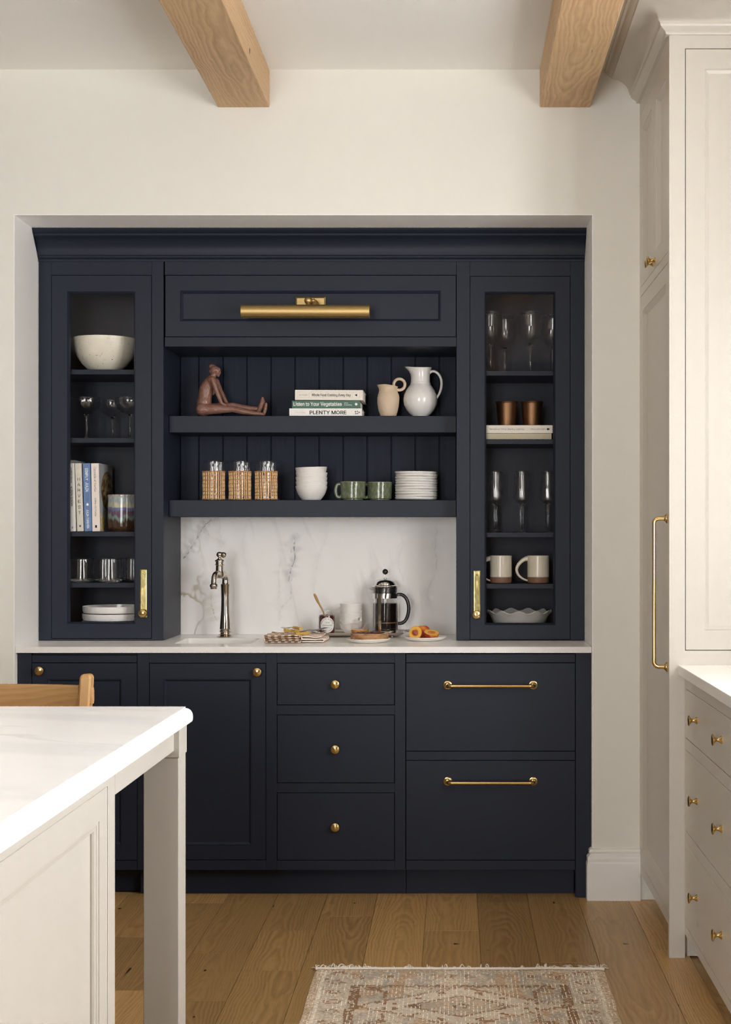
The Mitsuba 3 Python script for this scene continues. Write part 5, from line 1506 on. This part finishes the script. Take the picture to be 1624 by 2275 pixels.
hp = spline([QJ(1318, 482), QJ(1360, 480), QJ(1415, 510), QJ(1460, 585), QJ(1478, 690), QJ(1462, 800), QJ(1420, 880), QJ(1370, 912), QJ(1322, 915)], 44)
put(t, 'handle', tube(hp, np.interp(np.linspace(0, 1, 44), [0, 0.12, 0.5, 0.88, 1], [0.0070, 0.0080, 0.0082, 0.0080, 0.0072]), 16, flat=(1.0, 0.85)), 'm_black', 40)
put(t, 'rivet', ball(tuple(np.array(QJ(1330, 484)) - np.array([0, 0.0075, 0])), 0.0026, 2), 'm_chrome', True)

t = thing('jam_jar', 'open jar of dark red jam with an oval white label, on the tray', 'jar')
ax_, ay_ = -0.5076, 0.486
H = TZ + 0.0006
put(t, 'jar_glass', lathe([(0.0300, H + 0.0005), (0.0335, H + 0.003), (0.0346, H + 0.009), (0.0346, H + 0.069), (0.0335, H + 0.0755), (0.0312, H + 0.0795), (0.0308, H + 0.0835), (0.0322, H + 0.0855), (0.0318, H + 0.0875), (0.0308, H + 0.0890), (0.0318, H + 0.0915), (0.0312, H + 0.0940), (0.0306, H + 0.0962)], 60, (ax_, ay_, 0)), 'm_pane_glass', True)
put(t, 'rim', tube([(ax_ + 0.0304 * math.cos(q), ay_ + 0.0304 * math.sin(q), H + 0.0962) for q in np.arange(56) * 2 * math.pi / 56], 0.0011, 8, closed=True), 'm_glass', True)
put(t, 'jam', lathe([(0, H + 0.0050), (0.0296, H + 0.0055), (0.0320, H + 0.0105), (0.0320, H + 0.0665), (0.0305, H + 0.0735), (0.022, H + 0.0760), (0, H + 0.0745)], 52, (ax_, ay_, 0), mod=lambda ang, k, r, z: (r, z + (0.0018 * np.sin(5 * ang) if k >= 4 else 0 * ang))), 'm_jam', 40)


def on_jar(u, v, rad):
    """u, v: metres round and up the label from its middle; the label faces a little to the right of the camera."""
    q = math.radians(8) + np.asarray(u) / 0.0346
    return np.stack([ax_ + rad * np.sin(q), ay_ - rad * np.cos(q), H + 0.0385 + np.asarray(v)], -1)


rings, n = [], 40
a = np.arange(n) * 2 * math.pi / n
lv = [on_jar([0.0], [0.0], 0.0349)]
for f in (0.25, 0.5, 0.75, 1.0):
    lv.append(on_jar(0.0300 * f * np.cos(a), 0.0302 * f * np.sin(a), 0.0349))
lf = [(0, 1 + j, 1 + (j + 1) % n) for j in range(n)]
for r_ in range(3):
    for j in range(n):
        p0, p1 = 1 + r_ * n + j, 1 + r_ * n + (j + 1) % n
        lf += [(p0, p0 + n, p1 + n), (p0, p1 + n, p1)]
m = trimesh.Trimesh(np.vstack(lv), lf, process=False)
if m.face_normals[:, 1].mean() > 0:
    m.invert()
put(t, 'paper_label', m, 'm_cover_white', False)


def jar_text(text, v, width, height, bend=None, bold=False):
    m = meshkit.text_mesh(text, height, 0.0003, bold)
    s = width / (m.bounds[1][0] - m.bounds[0][0])
    p = m.vertices.copy()
    p[:, 0] = (p[:, 0] - m.bounds[0][0]) * s - width / 2
    if bend is None:
        u, w_ = p[:, 0], v + p[:, 1]
    else:                                                    # along the oval, at the radius bend (negative: along its lower edge)
        rr = abs(bend)
        th = p[:, 0] / rr
        k = rr + p[:, 1] if bend > 0 else rr - p[:, 1]
        u, w_ = k * np.sin(th), (k * np.cos(th)) * (1 if bend > 0 else -1)
    q = math.radians(8) + u / 0.0346
    rad = 0.0350 + p[:, 2]
    m.vertices = np.stack([ax_ + rad * np.sin(q), ay_ - rad * np.cos(q), H + 0.0385 + w_], 1)
    return m


put(t, 'label_print', cat(jar_text('WILKIN & SONS', 0, 0.0640, 0.0042, 0.0225), jar_text('Tiptree', 0.0075, 0.0185, 0.0058), jar_text('STRAWBERRY', -0.0040, 0.0390, 0.0050), jar_text('CONSERVE', -0.0110, 0.0220, 0.0030), jar_text('TIPTREE ENGLAND', 0, 0.0500, 0.0032, -0.0262)), 'm_ink_soft', False)
t = thing('wooden_spoon', 'small wooden spoon leaning out of the jam jar', 'spoon')
sp = spline([(-0.4990, 0.480, H + 0.040), (-0.5120, 0.484, H + 0.064), (-0.5235, 0.488, H + 0.092), (-0.5420, 0.490, H + 0.126), (-0.5530, 0.490, H + 0.149), (-0.5590, 0.490, H + 0.161)], 30)
put(t, None, tube(sp, np.interp(np.linspace(0, 1, 30), [0, 0.15, 0.45, 0.7, 0.85, 0.95, 1], [0.004, 0.0040, 0.0030, 0.0046, 0.0062, 0.0056, 0.0022]), 14, flat=(0.55, 1.0)), 'm_spoon_wood', 45)

CUP = wall_prof([(0.021, 0.0), (0.0235, 0.0005), (0.0248, 0.0030), (0.0300, 0.009), (0.0375, 0.019), (0.0425, 0.029), (0.0450, 0.0370), (0.0455, 0.0390)], 0.0019)
for k in range(7):
    t = thing('small_bowl', f'small off-white bowl, {("lowest", "second from the bottom", "third from the bottom", "middle one", "third from the top", "second from the top", "topmost")[k]} in the stack on the silver tray', 'bowl', 'small bowls stacked on the tray')
    m = lathe(CUP, 48, (0, 0, 0), mod=wobble(300 + k, 0.004, 0.0006))
    m.apply_transform(trimesh.transformations.rotation_matrix(math.radians((0, 0.2, -0.2, 0.2, -0.2, 0.3, -0.4)[k]), (0, 1, 0)))
    m.apply_translation((-0.4153 + 0.0007 * math.sin(2.1 * k), 0.530, TZ + 0.0004 + 0.0135 * k))
    put(t, None, m, 'm_bone_china', 45)

t = thing('honey_pot', 'small clear glass honey pot with a round-knobbed lid behind the toast', 'honey pot')
hx, hy = -0.3742, 0.4560
put(t, 'pot', lathe([(0.0320, H + 0.0003), (0.0360, H + 0.003), (0.0368, H + 0.008), (0.0368, H + 0.0440), (0.0364, H + 0.0448)], 52, (hx, hy, 0)), 'm_pane_glass', True)
put(t, 'honey', lathe([(0, H + 0.0058), (0.0318, H + 0.0061), (0.0347, H + 0.0095), (0.0347, H + 0.0205), (0, H + 0.0205)], 48, (hx, hy, 0)), 'm_honey', 40)
put(t, 'lid', lathe([(0.0374, H + 0.0455), (0.0370, H + 0.0470), (0.0340, H + 0.0480), (0.010, H + 0.0495), (0.0042, H + 0.0505)], 48, (hx, hy, 0)), 'm_pane_glass', True)
put(t, 'lid_rim', tube([(hx + 0.0371 * math.cos(q), hy + 0.0371 * math.sin(q), H + 0.0458) for q in np.arange(56) * 2 * math.pi / 56], 0.0008, 8, closed=True), 'm_glass', True)
put(t, 'lid_knob', lathe([(0, H + 0.0500), (0.0042, H + 0.0502), (0.0038, H + 0.0535), (0.0075, H + 0.0570), (0.0088, H + 0.0615), (0.0072, H + 0.0665), (0, H + 0.0685)], 44, (hx, hy, 0)), 'm_glass', 45)
t = thing('glass_honey_spoon', 'clear glass spoon handle sticking up out of the honey pot', 'spoon')
put(t, None, tube([(hx + 0.004, hy, H + 0.012), (hx + 0.0255, hy - 0.002, H + 0.0515), (hx + 0.0385, hy - 0.003, H + 0.0755)], 0.0022, 12), 'm_glass', 40)

DISH = [(0, 0.0005), (0.052, 0.0005), (0.060, 0.0020), (0.074, 0.0070), (0.0815, 0.0118), (0.0840, 0.0150), (0.0838, 0.0166), (0.0822, 0.0166), (0.0795, 0.0138), (0.070, 0.0088), (0.058, 0.0056), (0, 0.0050)]
t = thing('small_plate', 'small matte white plate holding the jam toast at the counter edge', 'plate')
put(t, None, lathe(DISH, 64, (-0.3257, 0.210, CT), mod=wobble(5, 0.004, 0.0004)), 'm_matte_plate', 45)
t = thing('small_plate', 'small matte white plate holding the cut peaches near the right cabinet', 'plate')
put(t, None, lathe([(r * 0.975, z) for r, z in DISH], 64, (-0.1130, 0.297, CT), mod=wobble(6, 0.004, 0.0004)), 'm_matte_plate', 45)

t = thing('toast', 'thick slice of toast spread with dark red jam on the small white plate', 'toast')
tx, ty, tz = -0.3225, 0.2050, CT + 0.0122
n = 72
a = np.arange(n) * 2 * math.pi / n


def slice_loop(k, z):
    c, s_ = np.cos(a), np.sin(a)
    e = 0.62
    x = 0.0715 * np.sign(c) * np.abs(c) ** e
    y = 0.0470 * np.sign(s_) * np.abs(s_) ** e
    bump = 1 + 0.02 * np.sin(3 * a + 0.5) + 0.012 * np.sin(7 * a)
    return np.stack([tx + x * k * bump, ty + y * k * bump, np.full(n, z) + 0.0012 * np.sin(2 * a)], 1)


q = loft([slice_loop(0.90, tz), slice_loop(0.97, tz + 0.0010)] + [slice_loop(1.0 - 0.004 * abs(k - 3), tz + 0.0035 + 0.0028 * k) for k in range(7)] + [slice_loop(0.975, tz + 0.0220), slice_loop(0.93, tz + 0.0222)])
q.vertices += np.array(q.vertex_normals) * ((meshkit.fbm(q.vertices * 160.0, 3, 6) - 0.5) * 0.0036)[:, None]
put(t, 'crust', q, 'm_crust', True)
put(t, 'crumb', loft([slice_loop(0.92, tz + 0.0200), slice_loop(0.92, tz + 0.0228)]), 'm_crumb', False)
gx, gy = np.meshgrid(np.linspace(-1, 1, 76), np.linspace(-1, 1, 50))
rr = np.sqrt(gx ** 2 + gy ** 2)
g = np.stack([gx, gy], -1)
edge_n = meshkit.noise(np.stack([gx * 2.5, gy * 2.5, 0 * gx], -1), 3)
inside = np.abs(gx) ** 3 + np.abs(gy) ** 3 < 0.62 + 0.45 * edge_n
hgt = 0.0045 * np.clip(1.05 - np.abs(gx) ** 4 - np.abs(gy) ** 4, 0, 1) + 0.0058 * (meshkit.fbm(np.stack([gx * 7, gy * 5, 0 * gx + 2], -1), 3, 8) - 0.3)
hgt = np.where(inside, np.maximum(hgt, 0.0012), -0.0012)
v = np.stack([tx - 0.003 + gx * 0.063, ty + gy * 0.041, tz + 0.0225 + hgt], -1).reshape(-1, 3)
f = []
for j in range(49):
    for i in range(75):
        p = j * 76 + i
        f += [(p, p + 1, p + 77), (p, p + 77, p + 76)]
m = trimesh.Trimesh(v, f, process=False)
put(t, 'jam', m, 'm_jam', True)

# peaches
PZ = CT + 0.0052


def peach(c, r, seed, squash=0.95):
    m = trimesh.creation.icosphere(subdivisions=4, radius=1.0)
    v = m.vertices
    ang = np.arctan2(v[:, 1], v[:, 0])
    seam = np.exp(-((ang + 1.2) / 0.16) ** 2) * (1 - np.abs(v[:, 2]) ** 3)
    dim = np.exp(-((1 - v[:, 2]) / 0.10)) * (v[:, 2] > 0)
    k = 1 - 0.05 * seam - 0.22 * dim
    m.vertices = v * k[:, None] * np.array([1.0, 1.0, squash]) * r + np.asarray(c)
    return m


t = thing('peach', 'whole red and yellow peach at the back of the small plate', 'peach')
put(t, None, peach((-0.1230, 0.3260, PZ + 0.0268), 0.0290, 1), 'm_peach_skin', True)


def half_peach(name, label, centre, r, normal, stone):
    """Half a peach: skin dome, flat cut flesh with a hollow or the stone."""
    t = thing(name, label, 'peach')
    nrm = np.asarray(normal, float) / np.linalg.norm(normal)
    dome = [(r * math.sin(q), -r * 0.93 * math.cos(q)) for q in np.linspace(0, math.pi / 2, 16)]
    skin = lathe(dome + [(r * 0.985, 0.0006), (0, 0.0002)], 48, centre, nrm)
    put(t, 'skin', skin, 'm_peach_skin', 50)
    face, uv = lathe([(r * 0.985, 0.0007), (r * 0.80, 0.0011), (r * 0.52, 0.0010), (r * 0.42, -0.0015 if not stone else 0.0012), (r * 0.25, -0.0045 if not stone else 0.002), (0, -0.0055 if not stone else 0.003)], 48, centre, nrm, with_uv=True)
    e = np.linalg.norm(face.vertices - np.asarray(centre), axis=1) / r
    if (face.face_normals @ nrm).mean() < 0:
        face.invert()
    put(t, 'flesh', face, 'm_peach_flesh', True, uv=np.stack([e, uv[:, 0]], 1))
    if stone:
        st = ball((0, 0, 0), 1.0, 3, (0.52 * r, 0.30 * r, 0.36 * r))
        d = meshkit.fbm(st.vertices * 260, 3, 2) - 0.5
        st.vertices = st.vertices * (1 + 0.28 * d[:, None])
        z_ = nrm
        x_ = np.cross((0, 1, 0), z_)
        x_ /= np.linalg.norm(x_)
        up = np.cross(z_, x_)
        R = np.stack([up * -1, x_, z_], 1) if abs(np.linalg.det(np.stack([up * -1, x_, z_], 1)) - 1) < 0.1 else np.stack([up, x_, z_], 1)
        p = st.vertices[:, [0, 1, 2]]
        st.vertices = p @ np.stack([up, x_, z_], 0) * 1.0 + np.asarray(centre) + nrm * 0.0005
        put(t, 'stone', st if st.volume > 0 else (st.invert(), st)[1], 'm_peach_pit', True)
    return t


half_peach('peach_half', 'halved peach with its stone still in, cut face turned to the room', (-0.1500, 0.272, PZ + 0.0265), 0.0270, (-0.38, -0.86, 0.30), True)
half_peach('peach_half', 'halved peach lying cut side up at the right of the small plate', (-0.0880, 0.276, PZ + 0.0272), 0.0290, (0.10, -0.30, 0.92), False)


# napkins and cutlery
def folded_cloth(x0, x1, y0, y1, z0, layers, th, seed, mat, uvs, skew=0.0):
    """Layers of one folded cloth, joined by round folds along the x0 edge; slightly rumpled."""
    rs = np.random.default_rng(seed)
    path, pos = [], 0.0
    pts = []
    for k in range(layers):
        z = z0 + th * (k + 0.5)
        xa, xb = (x0, x1 - 0.004 * k) if k % 2 == 0 else (x1 - 0.004 * k, x0)
        for s_ in np.linspace(0, 1, 20):
            pts.append((xa + (xb - xa) * s_, z))
        if k < layers - 1:
            sg = 1 if k % 2 == 0 else -1
            for q in np.linspace(-90, 90, 7)[1:-1]:
                pts.append((xb + sg * (th / 2) * math.cos(math.radians(q)), z + th / 2 + (th / 2) * math.sin(math.radians(q))))
    pts = np.array(pts)
    ln = np.concatenate([[0], np.cumsum(np.linalg.norm(np.diff(pts, axis=0), axis=1))])
    ny_ = 22
    t_ = th * 0.30
    d = np.gradient(pts, axis=0)
    d /= np.linalg.norm(d, axis=1, keepdims=True)
    nr = np.stack([-d[:, 1], d[:, 0]], 1)
    v, uv = [], []
    for side in (1, -1):
        for j, y in enumerate(np.linspace(y0, y1, ny_)):
            p = pts + nr * t_ * side * 0.9
            bulge = (meshkit.noise(np.stack([p[:, 0] * 38, np.full(len(p), y * 30), np.full(len(p), seed)], -1)) - 0.35) * 0.0062
            lift = (p[:, 1] - z0) / (layers * th)
            yy = y + 0.016 * (meshkit.noise(np.stack([p[:, 0] * 25, p[:, 1] * 180, np.full(len(p), seed + 3 + (j > 11))], -1)) - 0.5)
            v.append(np.stack([p[:, 0] + skew * (yy - y0) + 0.008 * (meshkit.noise(np.stack([np.full(len(p), y * 40), p[:, 1] * 120, p[:, 0] * 0], -1)) - 0.5), yy, p[:, 1] + bulge * lift], 1))
            uv.append(np.stack([np.full(len(p), y - y0) * uvs[0], ln * uvs[1]], 1))
    v, uv = np.vstack(v), np.vstack(uv)
    m_, f = len(pts), []
    off = ny_ * m_
    for j in range(ny_ - 1):
        for i in range(m_ - 1):
            p = j * m_ + i
            f += [(p, p + 1, p + m_ + 1), (p, p + m_ + 1, p + m_), (off + p, off + p + m_ + 1, off + p + 1), (off + p, off + p + m_, off + p + m_ + 1)]
    for i in range(m_ - 1):
        for base, fl in ((0, 1), ((ny_ - 1) * m_, -1)):
            p, q = base + i, off + base + i
            f += [(p, q, q + 1), (p, q + 1, p + 1)] if fl > 0 else [(p, q + 1, q), (p, p + 1, q + 1)]
    for j in range(ny_ - 1):
        for base, fl in ((0, -1), (m_ - 1, 1)):
            p, q = j * m_ + base, off + j * m_ + base
            f += [(p, q, q + m_), (p, q + m_, p + m_)] if fl > 0 else [(p, q + m_, q), (p, p + m_, q + m_)]
    m_ = trimesh.Trimesh(v, f, process=False)
    trimesh.repair.fix_winding(m_)
    return M(m_.vertices, m_.faces), uv


t = thing('checked_napkin', 'brown and cream checked cloth napkin, folded, on the counter by the sink', 'napkin')
m, uv = folded_cloth(-0.7130, -0.5800, 0.165, 0.330, CT + 0.0006, 4, 0.0074, 3, 'm_gingham', (40, 40), skew=0.04)
put(t, None, m, 'm_gingham', True, uv=uv)
t = thing('striped_napkin', 'cream and pink striped cloth napkin folded beside the checked one', 'napkin')
m, uv = folded_cloth(-0.5740, -0.4950, 0.175, 0.350, CT + 0.0006, 3, 0.0085, 8, 'm_striped', (27, 30), skew=0.03)
put(t, None, m, 'm_striped', True, uv=uv[:, ::-1])


def cutlery(name, label, p_end, p_neck, p_tip, tines):
    """Bamboo-handled fork or spoon lying across the napkins."""
    t = thing(name, label, name)
    p_end, p_neck, p_tip = (np.asarray(q, float) for q in (p_end, p_neck, p_tip))
    d = (p_neck - p_end) / np.linalg.norm(p_neck - p_end)
    ln = np.linalg.norm(p_neck - p_end)
    prof = [(0.0, 0.0022), (0.0030, 0.0020), (0.0036, 0.0), (0.0062, 0.0), (0.0070, 0.0012), (0.0066, 0.0035)]
    for k in range(1, 4):
        z = ln * k / 4
        prof += [(0.0050, z - 0.006), (0.0061, z - 0.0015), (0.0053, z), (0.0061, z + 0.0015), (0.0049, z + 0.006)]
    prof += [(0.0048, ln - 0.004), (0.0050, ln), (0, ln)]
    put(t, 'bamboo_handle', lathe(prof, 20, p_end, d), 'm_bamboo', 40)
    mid = p_neck + (p_tip - p_neck) * 0.35
    neck = spline([p_neck - d * 0.002, p_neck + d * 0.012, mid], 10)
    up = np.array([0, 0, 1.0])
    ax = (p_tip - mid) / np.linalg.norm(p_tip - mid)
    side = np.cross(up, ax)
    side /= np.linalg.norm(side)
    nrm = np.cross(ax, side)
    L_ = np.linalg.norm(p_tip - mid)
    ms = [tube(neck, 0.0022, 10)]
    if tines:
        for k in range(4):
            o = side * (k - 1.5) * 0.0052
            ms.append(tube(spline([mid + o * 0.5, mid + ax * L_ * 0.35 + o - nrm * 0.002, mid + ax * L_ * 0.75 + o - nrm * 0.001, p_tip + o + nrm * 0.002], 10), np.linspace(0.0021, 0.0010, 10), 8))
    else:
        n_, m_ = 14, 12
        top, bot = [], []
        for i in range(n_ + 1):
            u = i / n_
            hw = 0.0155 * math.sqrt(max(1 - (2 * u - 1.0) ** 2, 0.0)) + 0.0006
            for rows, off in ((top, 0.0), (bot, -0.0010)):
                rows.append([mid + ax * L_ * u + side * hw * s_ + nrm * (off - 0.0065 * (1 - s_ ** 2) * (1 - (2 * u - 1) ** 2)) for s_ in np.linspace(-1, 1, m_)])
        loops = [list(a_) + list(b_)[::-1] for a_, b_ in zip(top, bot)]
        ms.append(loft(loops))
    put(t, 'metal_head', cat(ms), 'm_chrome', 45)


cutlery('fork', 'bamboo-handled fork with its handle end above the checked napkin', (-0.6440, 0.225, 0.9620), (-0.6000, 0.290, 0.9530), (-0.5050, 0.400, 0.9580), True)
cutlery('fork', 'bamboo-handled fork whose handle end sticks up between the napkins', (-0.5800, 0.205, 0.9690), (-0.6160, 0.275, 0.9690), (-0.6700, 0.370, 0.9620), True)
cutlery('spoon', 'bamboo-handled spoon with its dark bowl resting on the striped napkin', (-0.6000, 0.196, 0.9505), (-0.5520, 0.235, 0.9500), (-0.4930, 0.300, 0.9560), False)
